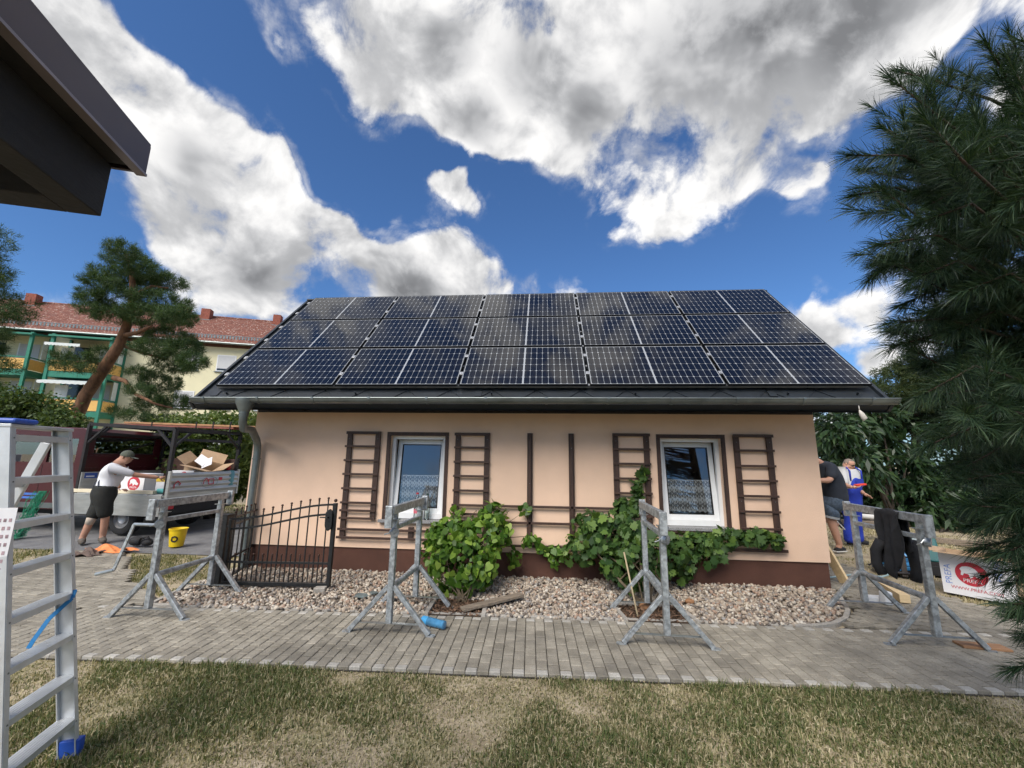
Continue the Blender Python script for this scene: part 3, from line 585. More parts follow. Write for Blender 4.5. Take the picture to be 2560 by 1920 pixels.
octo = [(-hw+ch,-hh),(hw-ch,-hh),(hw,-hh+ch),(hw,hh-ch),(hw-ch,hh),(-hw+ch,hh),(-hw,hh-ch),(-hw,-hh+ch)]
b = MB(); b.prism(octo, (0,.0012)); cell_me = bpy.data.meshes.new('cell'); cell_me.from_pydata([tuple(p) for p in b.v], [], b.f); cell_me.materials.append(m_cell)
rown = ['lower', 'middle', 'top']; coln = ['first', 'second', 'third', 'fourth', 'fifth']
proto = None
fr_me = None
for r in range(3):
    for c in range(5):
        loc = PB+Vector((1,0,0))*(c*PITX)+sdir*(r*PITY)
        o = bpy.data.objects.new('solar_panel', None); COL.objects.link(o); o.matrix_world = Matrix.Translation(loc) @ RPM; o['org'] = (0.,0.,0.); o.empty_display_size = .2
        tag(o, 'solar panel in the %s roof row, %s counted from the downspout' % (rown[r], coln[c]), 'solar panel', 'solar panels on the roof')
        if fr_me is None:
            fb = MB(); t = .012; d0, d1 = -.030, .004
            for q in (((0,0,d0),(PWD,t,d1)), ((0,PHT-t,d0),(PWD,PHT,d1)), ((0,t,d0),(t,PHT-t,d1)), ((PWD-t,t,d0),(PWD,PHT-t,d1))): fb.box(*q)
            fo = fb.build('frame', m_pframe, o); fr_me = fo.data
            bo = MB().box((t,t,-.006),(PWD-t,PHT-t,0)).build('backsheet', m_back, o); bk_me = bo.data
        else:
            for nm, me in (('frame', fr_me), ('backsheet', bk_me)): q = bpy.data.objects.new(nm, me); COL.objects.link(q); q.parent = o
        for half in range(2):
            for i in range(10):
                for j in range(6):
                    q = bpy.data.objects.new('cell', cell_me); COL.objects.link(q); q.parent = o
                    q.location = (mrg+half*(PWD/2-mrg+cgap/2)+(i+.5)*cw_, mrg+(j+.5)*ch_, .0002)
        # clamps on the panel's edge facing the downspout
        for t_ in (.27, .74):
            b = MB(); b.box((-.040,PHT*t_-.035,-.02),(.012,PHT*t_+.035,.012)); b.lathe([(.012,0),(.012,.01)], (-.016,PHT*t_,.012), 6); b.build('clamp', m_alu, o, bevel=.002)
rails = thing('mounting_rails', 'aluminium mounting rails carrying the solar panels on the roof', 'mounting rail', tuple(roofp(4.4,.5)))
for r in range(3):
    for t_ in (.27, .74):
        s0 = (PB.y-YE)/cos(RA)+r*PITY+PHT*t_
        MB().bar(roofp(-.46,s0-.09,.05), roofp(9.33,s0-.09,.05), .04, .05, up=snor).build('rail', m_alu, rails)
for x in (-.2, 1.9, 4.0, 6.1, 8.2, 9.12):
    s0 = (PB.y-YE)/cos(RA)+.02; b = MB(); b.box((x-.05,-.03,0),(x+.05,.10,.012), Matrix.Translation(roofp(x,s0,.014)) @ RPM); b.tube([roofp(x,s0+.02,.02),roofp(x,s0+.02,.06)], .014, 8); b.build('foot', m_roof, rails)
# ================================================================== things in front of the house
m_galv = mat('galvanised_steel', (.36,.385,.40), .45, .55, var=.30, scale=22, dirt=.45, dcol=(.54,.56,.57), bump=.05, bscale=60, lo=.42, hi=.6)
m_galvb = mat('galvanised_pipe', (.40,.43,.44), .30, .8, var=.15, scale=8)
def trestle(cx_, cy_, rz, label, crank=False, dpt=.82, rot2=0):
    t = thing('scaffold_trestle', label, 'trestle', (cx_, cy_, 0), rz, 'galvanised builder trestles in front of the house', local=True)
    for s in (-1, 1):
        y = s*dpt/2
        MB().bar((0,y,.10),(0,y,1.12),.060,.060,up=(0,1,0)).build('upright', m_galv, t, bevel=.006)
        for sx_ in (-1, 1):
            d = Vector((sx_*.43, 0, .0)); MB().bar((sx_*.028,y,.455),(sx_*.425,y,.012),.046,.046,up=(0,1,0)).build('leg', m_galv, t, bevel=.005)
            b = MB(); b.prism([(-.05,-.03),(.035,-.03),(.05,0),(.035,.03),(-.05,.03)], (-.001,.007), rotm(0 if sx_ > 0 else pi, 0, 0, (sx_*.445,y,0.0))); b.build('foot_plate', m_galv, t)
        MB().box((-.36,y-.018,.096),(.36,y+.018,.103)).build('foot_strap', m_galvb, t)
        MB().bar((0,y,1.10),(0,y,1.185),.048,.048,up=(0,1,0)).build('inner_tube', m_galv, t)
        MB().box((-.05,y-.05,1.118),(.05,y+.05,1.126)).build('collar', m_galvb, t)
    MB().tube([(0,-dpt/2-.01,.44),(0,dpt/2+.01,.44)], .030, 14).build('spreader_pipe', m_galv, t, smooth=40)
    MB().bar((0,-dpt/2-.12,1.225),(0,dpt/2+.12,1.225),.055,.085).build('top_beam', m_galv, t, bevel=.006)
    MB().bar((0,-dpt/2,1.035),(0,dpt/2,1.035),.05,.045).build('cross_bar', m_galv, t, bevel=.005)
    MB().box((-.055,-dpt/2-.155,1.05),(.02,-dpt/2-.115,1.275)).build('end_stop', m_galv, t, bevel=.005)
    MB().box((-.02,dpt/2+.115,1.10),(.055,dpt/2+.155,1.285)).build('end_stop', m_galv, t, bevel=.005)
    # spindle housing and pin
    MB().lathe([(.045,0),(.045,.05)], (.0,-dpt/2-.03,1.0), 14, (.7,-.7,-.1)).build('spindle_head', m_galv, t, smooth=40)
    MB().tube([(-.09,-dpt/2-.05,.97),(-.045,-dpt/2-.045,.985),(.03,-dpt/2-.05,1.07),(.055,-dpt/2-.05,1.12)], .007, 6).build('locking_pin', m_galvb, t)
    if crank:
        MB().tube([(-.30,-dpt/2-.03,.985),(.05,-dpt/2-.03,.985)], .017, 10).build('crank_shaft', m_galvb, t)
        MB().bar((-.30,-dpt/2-.03,.985),(-.42,-dpt/2-.06,.50),.03,.018,up=(0,1,0)).build('crank_arm', m_galv, t)
        MB().tube([(-.42,-dpt/2-.06,.50),(-.60,-dpt/2-.08,.455)], .018, 10).build('crank_handle', m_galvb, t)
    return t
trestle(.42,-1.60,.02,'galvanised trestle with a crank handle beside the iron gate',True,.86)
trestle(3.20,-1.70,-.02,'galvanised trestle before the sky-reflecting window with a blue bottle at its foot',False,.82)
trestle(6.00,-1.62,-.03,'galvanised trestle standing in front of the grapevine',False,.92)
t4 = trestle(8.70,-1.30,-.05,'galvanised trestle at the house corner with a black jacket over it',False,1.0)
# small stickers
m_blue = mat('blue_print', (.03,.08,.32), .5, var=.1); m_greenst = mat('green_sticker', (.12,.42,.28), .5)
# ---- black jacket hanging over the fourth trestle
m_jack = mat('black_fabric', (.013,.013,.015), .9, var=.4, scale=9, bump=.5, bscale=25)
def jacket():
    V = []; nu, nv = 26, 34; prof = []
    # section across the beam (local x of the trestle), hanging on both sides
    L0, L1 = .62, .40; rr = .055
    for i in range(nv+1):
        s = -L0+(L0+L1+pi*rr)*i/nv
        if s < 0: prof.append((rr, -(-s)))
        elif s < pi*rr: a = s/rr; prof.append((rr*cos(a), rr*sin(a)))
        else: prof.append((-rr, -(s-pi*rr)))
    for j in range(nu+1):
        t = j/nu; w0 = -.17+.34*t
        for i, (x, z) in enumerate(prof):
            hang = max(0, -z); fold = sin(t*17+hang*4)*.022*min(1, hang*5)+sin(t*7+1+hang*9)*.02*min(1, hang*4)
            sd = 1 if x > 0 else -1
            yy = w0*(1-.25*hang*(1 if x > 0 else .4))+.06*hang*sin(hang*5)+.03*hang
            if x > 0 and hang > .38: yy += (.5-t)*.16*(hang-.38)
            V.append((x*1.0+sd*(fold+.05*hang), yy, z*(1-.12*sin(t*pi*2.2+1)*(1 if x > 0 else .5))))
    b = MB(); n = nv+1
    b.add(V, [(j*n+i, (j+1)*n+i, (j+1)*n+i+1, j*n+i+1) for j in range(nu) for i in range(nv)]); return b
M_ = Matrix.Translation((8.70,-1.30,0)) @ Matrix.Rotation(-.05, 4, 'Z') @ Matrix.Translation((0,-.12,1.222))
j = jacket().xf(M_ @ Matrix.Rotation(pi,4,'Z')).build('jacket', m_jack, smooth=0); tag(j, 'black jacket slung over the beam of the corner trestle', 'jacket')
sm_ = j.modifiers.new('thick', 'SOLIDIFY'); sm_.thickness = .012; ss = j.modifiers.new('sub', 'SUBSURF'); ss.levels = ss.render_levels = 1
b = MB(); b.tube([M_ @ Vector(p) for p in ((-.10,.05,-.30),(-.15,.08,-.42),(-.17,.06,-.55),(-.15,.02,-.66))], [.05,.052,.05,.045], 10); b.build('sleeve', m_jack, j, smooth=0)
b = MB(); b.tube([M_ @ Vector(p) for p in ((.10,-.06,-.28),(.14,-.07,-.45),(.15,-.05,-.58),(.14,-.03,-.70))], [.07,.065,.055,.05], 10); b.build('sleeve', m_jack, j, smooth=0)
# ---- iron gate
m_iron = mat('black_iron', (.016,.017,.018), .45, .3, var=.3, scale=20, bump=.1, bscale=80); m_fin = mat('bronzed_finial', (.055,.028,.02), .4, .4)
GA = Vector((.44,-1.0,0)); GB_ = Vector((1.885,-.90,0)); gdv = (GB_-GA)
gate = thing('garden_gate', 'open black wrought-iron gate leaf with ball finials', 'gate', tuple(GA))
def gp(t, z): return GA+gdv*t+Vector((0,0,z))
MB().bar(gp(1,.05),gp(1,1.135),.05,.05).build('stile', m_iron, gate, bevel=.004); MB().bar(gp(.012,.05),gp(.012,.90),.04,.04).build('stile', m_iron, gate, bevel=.004)
MB().bar(gp(0,.075),gp(1,.075),.045,.05).build('bottom_rail', m_iron, gate, bevel=.004); MB().bar(gp(0,.345),gp(1,.345),.028,.028).build('rail', m_iron, gate)
def arch(t): return .5-.5*cos(pi*min(1, max(0, t)))
for z0, z1 in ((.905,1.115),(.775,.985)):
    b = MB()
    for k in range(14): a, c = k/14, (k+1)/14; b.bar(gp(a, z0+(z1-z0)*arch(a)), gp(c+.004, z0+(z1-z0)*arch(c)), .026, .026)
    b.build('arched_rail', m_iron, gate)
MB().ball(gp(1,1.17), .024, 10).build('finial', m_fin, gate, smooth=0)
for k in range(11):
    t = (k+.55)/11.35; zt_ = .905+.21*arch(t)+.075
    MB().bar(gp(t,.09),gp(t,zt_),.013,.013).build('bar', m_iron, gate); f = MB(); f.ball(gp(t,zt_+.012), .017, 8); f.lathe([(.010,0),(.014,.008),(.010,.016)], gp(t,zt_-.022), 8); f.build('finial', m_fin, gate, smooth=0)
    t2 = (k+.05)/11.35
    if k: MB().bar(gp(t2,.09),gp(t2,.43),.012,.012).build('short_bar', m_iron, gate); MB().ball(gp(t2,.445), .016, 8).build('finial', m_fin, gate, smooth=0)
pl = [(-.035,-.13),(.0,-.16),(.035,-.13),(.05,-.09),(.045,.08),(.035,.10),(.0,.13),(-.035,.10),(-.05,.08),(-.05,-.08)]
MM = Matrix.Translation(gp(.965,.93)+Vector((0,-.028,0))) @ Matrix.Rotation(math.atan2(gdv.y, gdv.x), 4, 'Z') @ Matrix.Rotation(pi/2, 4, 'X')
lk = MB().prism(pl, (-.012,.03), MM).build('lock_plate', m_iron, gate, bevel=.004)
MB().tube([gp(.965,.955)+Vector((0,-.06,0)), gp(.965,.955)+Vector((0,-.10,0)), gp(.90,.958)+Vector((0,-.105,0))], .009, 8).build('handle', m_iron, gate, smooth=40)
gpst = MB().box((.235,-1.0,-.03),(.395,-.86,.94)).build('gate_post', m_iron, bevel=.005); tag(gpst, 'square black gate post between trestle and gate', 'gate post')
b = MB(); b.box((.23,-1.005,.94),(.40,-.855,.955)); b.build('post_cap', m_iron, gpst)
for z in (.30, .80): MB().tube([(.395,-.98,z),(.44,-1.0,z)], .013, 8).build('hinge', m_iron, gpst)
fen = thing('iron_fence', 'short black iron fence panel running back beside the downspout', 'fence', (.40,-.5,0))
for z in (.08,.34,.80,.90): MB().bar((.36,-.84,z),(-.02,.35,z),.024,.024).build('rail', m_iron, fen)
for k in range(7):
    t = (k+.5)/7; x, y = .36-.38*t, -.84+1.19*t; MB().bar((x,y,.06),(x,y,.99),.013,.013).build('bar', m_iron, fen); MB().ball((x,y,1.0), .016, 8).build('finial', m_fin, fen, smooth=0)
st = MB(); st.prism([(-.075,-.05),(.07,-.055),(.08,.045),(-.065,.055)], (0,.075), rotm(.3,0,0,(1.83,-1.0,.0))); tag(st.build('stone', m_kerb, bevel=.01), 'grey stone block holding the gate foot in the gravel', 'stone')
# ---- weathered board and small pieces on the gravel
m_oldw = mat('weathered_wood', (.20,.16,.12), .85, var=.35, scale=4, stretch=(1,14,14), bump=.3)
pa, pb = onz(1155,1528,.02), onz(1305,1497,.03); tag(MB().bar(pa+Vector((0,0,.02)),pb+Vector((0,0,.05)),.12,.03).build('board', m_oldw, bevel=.003), 'weathered board lying on the gravel by the bright green bush', 'board')
m_slate = mat('grey_slate', (.13,.16,.16), .6, var=.3, scale=12)
for k, (px, py, a, s, lb) in enumerate([(905,1490,.3,.085,'larger grey slate shard on the pebbles before the gate'),(935,1483,1.1,.06,'smaller grey slate shard on the pebbles behind the larger one')]):
    p = onz(px, py, .03); b = MB(); b.prism([(-s,-s*.5),(s*.4,-s*.7),(s,-.1*s),(s*.5,s*.55),(-s*.7,s*.6)], (0,.014), rotm(a,.15,.12,p)); tag(b.build('slate_shard', m_slate), lb, 'slate')
for px, py, r_, lb in [(1725,1510,.05,'rusty brown stone among the pebbles right of the grapevine trestle'),(1612,1523,.06,'brown cobble in the mulch under the grapevine')]:
    p = onz(px, py, .0); b = MB(); b.ball(p+Vector((0,0,.03)), r_, 10, (1.2,.8,.7)); tag(b.build('cobble', mat('rust_stone', (.30,.15,.07), .8, var=.4, scale=18), smooth=0), lb, 'stone')
# ---- bottles
m_bblue = mat('blue_plastic', (.10,.36,.66), .12, var=.15, scale=20, trans=.45, coat=.5); m_bclear = glassmat('clear_plastic', (.90,.96,.95), 1.45, .97)
m_red = mat('red_plastic', (.42,.02,.03), .4); m_lblue = mat('label_blue', (.06,.36,.70), .45, var=.2, scale=20); m_lpink = mat('label_pink', (.55,.12,.16), .5, var=.3, scale=25); m_greencap = mat('dark_cap', (.03,.06,.05), .5)
bprof = [(.026,0),(.036,.006),(.037,.05),(.034,.07),(.037,.09),(.037,.21),(.034,.235),(.020,.275),(.0135,.295),(.0135,.312)]
def bottle(label, mtx, m, capm, labm, lz, s=1.0):
    b = MB(); b.lathe([(r*s, h*s) for r, h in bprof], (0,0,0), 20); o = b.xf(mtx).build('bottle', m, smooth=50); tag(o, label, 'bottle')
    if capm: MB().lathe([(.016*s,.302*s),(.016*s,.322*s)], (0,0,0), 14).xf(mtx).build('cap', capm, o, smooth=40)
    if labm: MB().lathe([(.0376*s,lz[0]*s),(.0376*s,lz[1]*s)], (0,0,0), 20, cap=False).xf(mtx).build('label', labm, o, smooth=0)
    return o
p = onz(1060,1562,.0); q = onz(1112,1575,0); ax = (p-q).normalized()
Mb = Matrix.Translation(q+Vector((0,0,.045))) @ Vector((0,0,1)).rotation_difference(ax).to_matrix().to_4x4()
bottle('blue plastic bottle lying on the pavers at a trestle foot', Mb, m_bblue, None, m_lblue, (.19,.25), 1.16)
bottle('clear bottle with red cap on the sill of the sky-reflecting window', Matrix.Translation((2.77,-.015,.807)), m_bclear, m_red, m_lpink, (.08,.13), 1.3)
bottle('clear bottle with dark cap on the same sill beside the red-capped one', Matrix.Translation((2.92,.035,.807)), m_bclear, m_greencap, None, None, 1.25)
# ================================================================== climbing plants
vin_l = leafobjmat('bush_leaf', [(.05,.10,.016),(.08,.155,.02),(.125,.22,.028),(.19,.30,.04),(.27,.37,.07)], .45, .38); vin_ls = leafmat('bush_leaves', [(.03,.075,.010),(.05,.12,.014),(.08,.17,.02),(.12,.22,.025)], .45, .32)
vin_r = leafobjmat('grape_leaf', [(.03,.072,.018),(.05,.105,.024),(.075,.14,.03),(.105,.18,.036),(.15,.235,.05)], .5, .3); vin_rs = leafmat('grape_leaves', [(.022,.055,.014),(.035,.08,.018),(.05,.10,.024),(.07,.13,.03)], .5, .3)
m_stem = mat('vine_stem', (.10,.075,.045), .9, var=.3, scale=20)
def leaf_outline(kind):
    if kind == 'heart': return [(0,0),(.30,-.10),(.47,.12),(.44,.40),(.26,.70),(0,1.0),(-.26,.70),(-.44,.40),(-.47,.12),(-.30,-.10)]
    return [(0,.03),(.22,-.14),(.50,-.02),(.40,.18),(.60,.40),(.36,.52),(.30,.80),(.12,.74),(0,1.0),(-.12,.74),(-.30,.80),(-.36,.52),(-.60,.40),(-.40,.18),(-.50,-.02),(-.22,-.14)]
def leaf_geo(kind, bend=.18):
    ol = leaf_outline(kind); V = [(0,.35,.0)]+[(x,y,-bend*(x*x)*1.4-bend*.6*(y-.35)**2+.05*abs(x)) for x, y in ol]; n = len(ol)
    return np.array(V), np.array([(0, 1+i, 1+(i+1) % n) for i in range(n)])
def frame_from(nrm, upv):
    z = nrm.normalized(); y = (upv-z*upv.dot(z)); y = y.normalized() if y.length > 1e-4 else z.orthogonal().normalized(); x = y.cross(z); return x, y, z
def plant(name, label, cat, base, lobes, n, kind, size, mo, ms, stems, nobj=300, front=Vector((0,-1,.35))):
    t = thing(name, label, cat, base); LV, LF_ = leaf_geo(kind); me = bpy.data.meshes.new('leaf'); me.from_pydata([tuple(p) for p in LV], [], [tuple(f) for f in LF_]); me.materials.append(mo); me.polygons.foreach_set('use_smooth', [True]*len(me.polygons))
    tot = sum(l[6] for l in lobes); ls = []
    for (x, y, z, rx, ry, rz, w) in lobes:
        for _ in range(int(round(n*w/tot))):
            d = Vector((random.gauss(0,1), random.gauss(0,1), random.gauss(0,1))).normalized(); r = random.uniform(.45,1)**.6
            p = Vector((x+d.x*rx*r, y+d.y*ry*r, z+d.z*rz*r))
            if p.z < .03 or p.y > -.03: continue
            nr = Vector((d.x/rx, d.y/ry, d.z/rz)).normalized()*.5+front*.45+Vector((random.gauss(0,.55),random.gauss(0,.45),random.gauss(0,.5)))
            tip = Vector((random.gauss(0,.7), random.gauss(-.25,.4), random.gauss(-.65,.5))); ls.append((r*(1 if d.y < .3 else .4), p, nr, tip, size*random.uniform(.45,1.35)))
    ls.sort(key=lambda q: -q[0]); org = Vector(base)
    for r, p, nr, tip, s in ls[:nobj]:
        o = bpy.data.objects.new('leaf', me); COL.objects.link(o); o.parent = t; x, y, z = frame_from(nr, tip)
        o.matrix_local = Matrix(((x.x*s,y.x*s,z.x*s,p.x-org.x),(x.y*s,y.y*s,z.y*s,p.y-org.y),(x.z*s,y.z*s,z.z*s,p.z-org.z),(0,0,0,1)))
    V = []; Fc = []; k = 0
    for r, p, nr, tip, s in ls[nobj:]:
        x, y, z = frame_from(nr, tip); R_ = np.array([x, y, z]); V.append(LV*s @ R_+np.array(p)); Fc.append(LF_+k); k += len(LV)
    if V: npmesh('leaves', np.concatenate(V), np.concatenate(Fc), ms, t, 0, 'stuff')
    for pts_, r0 in stems:
        b = MB(); n_ = len(pts_); b.tube(pts_, [r0*(1-.6*i/(n_-1)) for i in range(n_)], 7); b.build('stem', m_stem, t, smooth=0)
    return t
lob1 = [(3.68,-.80,.38,.50,.38,.40,10),(3.45,-.55,.70,.38,.28,.24,5),(3.95,-.45,.72,.40,.22,.28,5),(4.0,-.2,.98,.22,.10,.16,1.4),(3.2,-.35,.62,.22,.15,.14,1.2),(3.05,-.3,.42,.12,.1,.08,.3),(4.6,-.12,.56,.16,.05,.10,.7),(4.78,-.10,.44,.14,.05,.06,.4),(4.52,-.09,1.02,.10,.04,.10,.35),(3.45,-.12,.95,.12,.06,.10,.4),(4.35,-.2,.35,.12,.1,.16,.5),(5.0,-.10,.42,.2,.05,.10,.55),(5.2,-.10,.58,.16,.05,.10,.5),(4.95,-.1,.30,.1,.05,.06,.2),(3.95,-.06,1.12,.07,.04,.06,.1)]
stm = [([(3.75+random.uniform(-.08,.08),-1.15,0),(3.75+random.uniform(-.4,.4),-.9,.3),(3.75+random.uniform(-.55,.55),-.55,.7),(3.8+random.uniform(-.5,.5),-.2,1.0)], .010) for _ in range(9)]+[([(4.1,-.2,.6),(4.5,-.07,.62),(4.8,-.07,.48),(5.2,-.07,.52),(5.5,-.1,.6)], .006), ([(4.2,-.2,.8),(4.5,-.06,1.0)], .004)]
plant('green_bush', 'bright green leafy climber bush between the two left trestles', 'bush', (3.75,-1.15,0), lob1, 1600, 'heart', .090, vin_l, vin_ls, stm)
lob2 = [(5.75,-.45,.72,.50,.30,.36,7),(5.95,-.6,.42,.45,.35,.34,5),(6.35,-.42,.55,.45,.25,.30,4),(5.45,-.25,.85,.25,.15,.22,1.7),(6.0,-.12,1.10,.20,.07,.14,1.1),(6.18,-.09,1.32,.09,.05,.16,.6),(6.25,-.09,1.52,.05,.04,.10,.22),(6.27,-.09,1.66,.03,.03,.05,.1),(6.9,-.16,.62,.36,.10,.14,2.0),(7.4,-.14,.70,.34,.09,.13,1.8),(7.85,-.12,.72,.26,.08,.12,1.3),(8.1,-.11,.66,.13,.06,.10,.6),(7.1,-.16,.42,.22,.08,.10,.7),(6.75,-.3,.30,.14,.12,.20,.7),(7.3,-.13,.50,.10,.06,.1,.3),(5.3,-.3,.5,.25,.2,.22,1.2)]
stm2 = [([(6.05+random.uniform(-.06,.06),-1.1,0),(6.0+random.uniform(-.3,.3),-.85,.25),(5.9+random.uniform(-.5,.5),-.5,.6),(5.9+random.uniform(-.6,.6),-.2,.95)], .014) for _ in range(9)]+[([(6.1,-.2,.5),(6.7,-.1,.6),(7.4,-.08,.68),(8.1,-.08,.66)], .009), ([(6.0,-.15,.9),(6.15,-.08,1.25),(6.27,-.07,1.66)], .005)]
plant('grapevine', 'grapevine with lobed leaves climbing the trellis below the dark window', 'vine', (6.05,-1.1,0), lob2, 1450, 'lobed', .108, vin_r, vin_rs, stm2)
p = onz(1583,1522,.0); q = ony(1576,1372,-.75); tag(MB().tube([(5.86,-1.35,0),(5.80,-.95,.62)], .011, 7).build('bamboo_cane', mat('cane', (.36,.29,.18), .7), smooth=0), 'pale cane supporting the grapevine', 'cane')
# ================================================================== the pickup truck and what lies on and around it
m_maroon = mat('maroon_paint', (.050,.006,.010), .35, 0, var=.1, coat=.2, spec=.3); m_rub = mat('tyre_rubber', (.014,.014,.015), .85, var=.2); m_under = mat('underbody', (.012,.012,.013), .8)
m_blk = mat('black_steel', (.018,.016,.017), .5, .3, var=.3, scale=10); m_ply = mat('brown_ply', (.060,.030,.022), .6, var=.2, scale=5); m_side = mat('dropside_aluminium', (.44,.45,.44), .40, .6, var=.12, scale=2.5, dirt=.3, dcol=(.30,.29,.26), stretch=(1,1,5))
m_card = mat('cardboard', (.42,.29,.18), .85, var=.08, scale=5); m_carton = mat('white_carton', (.72,.72,.74), .7, var=.04, scale=3); m_redp = mat('red_print', (.48,.03,.05), .6, var=.08); m_pine = mat('fresh_timber', (.62,.47,.27), .7, var=.12, scale=3, stretch=(1,8,8)); m_cream = mat('pale_beam', (.70,.62,.45), .7, var=.07, scale=3)
m_tint = glassmat('cab_glass', (.55,.62,.62), 2.0, .8); m_rim = mat('steel_rim', (.30,.30,.31), .4, .7)
TO = Vector((-3.45,1.93,0)); TRZ = pi-.06
truck = thing('pickup_truck', 'maroon crew-cab pickup with dropped aluminium side and black rack', 'truck', tuple(TO), TRZ, local=True)
TMX = Matrix.Translation(TO) @ Matrix.Rotation(TRZ, 4, 'Z')
def tw(u, v, z): return TMX @ Vector((u, -v, z))
def tb(u0, u1, v0, v1, z0, z1, name, m, par=None, bev=.006): return MB().box((u0,-v1,z0),(u1,-v0,z1)).build(name, m, par or truck, bevel=bev)
tb(.15,5.1,.35,1.6,.36,.78,'chassis',m_under); tb(0,2.32,.03,1.95,.80,.895,'bed_floor',m_side); tb(.02,.06,.02,1.93,.70,.80,'rear_crossmember',m_under)
b = MB(); N = 40; pr = []
for i in range(N+1): z = .90+.46*i/N; pr.append((-.028-.010*sin((z-.90)/.46*2*pi*4-1.5), z))
pr += [(.0,1.36),(.0,.90)]
mm = Matrix(((1,0,0,0),(0,0,-1,0),(0,1,0,0),(0,0,0,1))); b.prism(pr, (.06,1.90), mm); tg = b.build('tailgate', m_side, truck, smooth=30)
for v in (.02,1.90): tb(-.035,.035,v,v+.05,.78,1.40,'corner_post',m_side)
tb(.05,2.30,-.035,-.005,.44,.885,'dropped_side',m_side)
for u in (.45,1.2,1.95): tb(u-.05,u+.05,-.045,.01,.86,.90,'hinge',m_alu)
tb(0.05,2.30,1.91,1.94,.90,1.32,'far_side',m_side); tb(.05,2.34,1.885,1.905,.95,1.66,'side_board',m_ply); tb(2.30,2.335,.04,1.90,.90,1.34,'headboard',m_side); st_ = tb(2.296,2.299,.10,.36,1.20,1.32,'sticker',m_blue,None,0); tb(2.2945,2.2955,.13,.30,1.23,1.255,'sticker_print',m_carton,st_,0)
# rack
RK = [(.05,.06,2.33),(2.36,.06,2.44),(.05,1.90,2.33),(2.36,1.90,2.40)]
for u, v, z in RK: MB().bar((u,-v,.88),(u,-v,z),.07,.07,up=(1,0,0)).build('rack_post', m_blk, truck)
def rk(i, j, dz=0.): a, c = RK[i], RK[j]; MB().bar((a[0],-a[1],a[2]+dz),(c[0],-c[1],c[2]+dz),.06,.075).build('rack_rail', m_blk, truck)
rk(0,1); rk(2,3); rk(0,2,.004); rk(1,3,.004); rk(2,3,-.22); rk(1,3,-.20)
for u, v, z, du, dv in [(.05,.06,2.33,.45,0),(2.36,.06,2.40,-.45,0),(.05,.06,2.33,0,.42),(.05,1.90,2.33,0,-.42),(2.36,1.9,2.35,-.42,0),(2.36,.06,2.40,0,.42)]: MB().bar((u,-v,z-.42),(u+du,-(v+dv),z-.02),.045,.045).build('rack_brace', m_blk, truck)
for u in (-.05,.45,.95,2.3): tb(u,u+.03,1.42,1.45,2.36,2.62,'stake',m_blk,None,0)
# cab: panels round real openings
CB0, CB1 = 2.42, 5.15
def wallhole(name, m, plane, a0, a1, z0, z1, h, t=.05):
    b = MB()
    def bx_(p0, p1, q0, q1):
        if p1-p0 < .002 or q1-q0 < .002: return
        if plane[0] == 'u': b.box((plane[1],-p1,q0),(plane[1]+t,-p0,q1))
        else: b.box((p0,-(plane[1]+t),q0),(p1,-plane[1],q1))
    cuts = sorted(h); bx_(a0, cuts[0][0], z0, z1); bx_(cuts[-1][1], a1, z0, z1)
    for i, (p0, p1, q0, q1) in enumerate(cuts):
        bx_(p0, p1, z0, q0); bx_(p0, p1, q1, z1)
        if i: bx_(cuts[i-1][1], p0, z0, z1)
    return b.build(name, m, truck)
rw = wallhole('cab_rear_wall', m_maroon, ('u',CB0), .08, 1.87, .55, 2.26, [(.28,1.68,1.77,2.13)])
for z in (1.42,1.70): tb(CB0-.012,CB0,.10,1.85,z,z+.02,'crease',m_maroon,rw,.004)
tb(CB0-.006,CB0+.01,.26,1.70,1.75,1.775,'window_seal',m_seal,rw,0); tb(CB0-.006,CB0+.01,.26,1.70,2.125,2.15,'window_seal',m_seal,rw,0)
MB().box((CB0+.012,-1.68,1.77),(CB0+.016,-.28,2.13)).build('rear_window', m_tint, rw)
MB().bar((CB0-.02,-.8,1.79),(CB0-.02,-1.66,2.06),.03,.03).build('rear_bar', m_blk, truck)
for v, nm in ((.08,'cab_side'),(1.82,'cab_side')):
    cs = wallhole(nm, m_maroon, ('v',v), CB0+.05, CB1, .50, 2.22, [(CB0+.2,CB0+1.0,1.55,2.10),(CB0+1.15,CB0+2.05,1.55,2.10)])
    vv = v-.006 if v < 1 else v+.05
    for u0, u1 in ((CB0+.2,CB0+1.0),(CB0+1.15,CB0+2.05)): MB().box((u0,-(v+.03),1.55),(u1,-(v+.026),2.10)).build('side_window', m_tint, cs)
    if v < 1:
        tb(CB0+.05,CB1,v-.012,v,.52,.64,'sill_trim',m_zinc,cs); tb(CB0+1.065,CB0+1.075,v-.004,v,.62,1.5,'door_gap',m_under,cs,0); tb(CB0+1.2,CB0+1.38,v-.03,v,1.38,1.42,'door_handle',m_blk,cs)
        for z, L in ((.80,.75),(.72,1.05)): tb(CB0+.95,CB0+.95+L,v-.004,v-.001,z,z+.05,'lettering',mat('door_blue', (.05,.14,.45), .5),cs,0)
        MB().box((CB0+2.15,-(v-.22),1.52),(CB0+2.23,-v,1.72)).build('wing_mirror', m_carton, cs, bevel=.02)
b = MB(); rp = [(CB0-.02,2.24),(CB0+.1,2.35),(CB0+1.2,2.385),(CB0+2.1,2.33),(CB1-.35,2.22),(CB1-.35,2.18),(CB0,2.18)]; b.prism(rp, (.10,1.86), mm); b.build('cab_roof', m_maroon, truck, smooth=40, bevel=.03)
b = MB(); b.prism([(CB1-.10,.5),(CB1+.75,.5),(CB1+.80,.95),(CB1+.62,1.25),(CB1,1.45)], (.10,1.85), mm); b.build('bonnet', m_maroon, truck, smooth=40, bevel=.03)
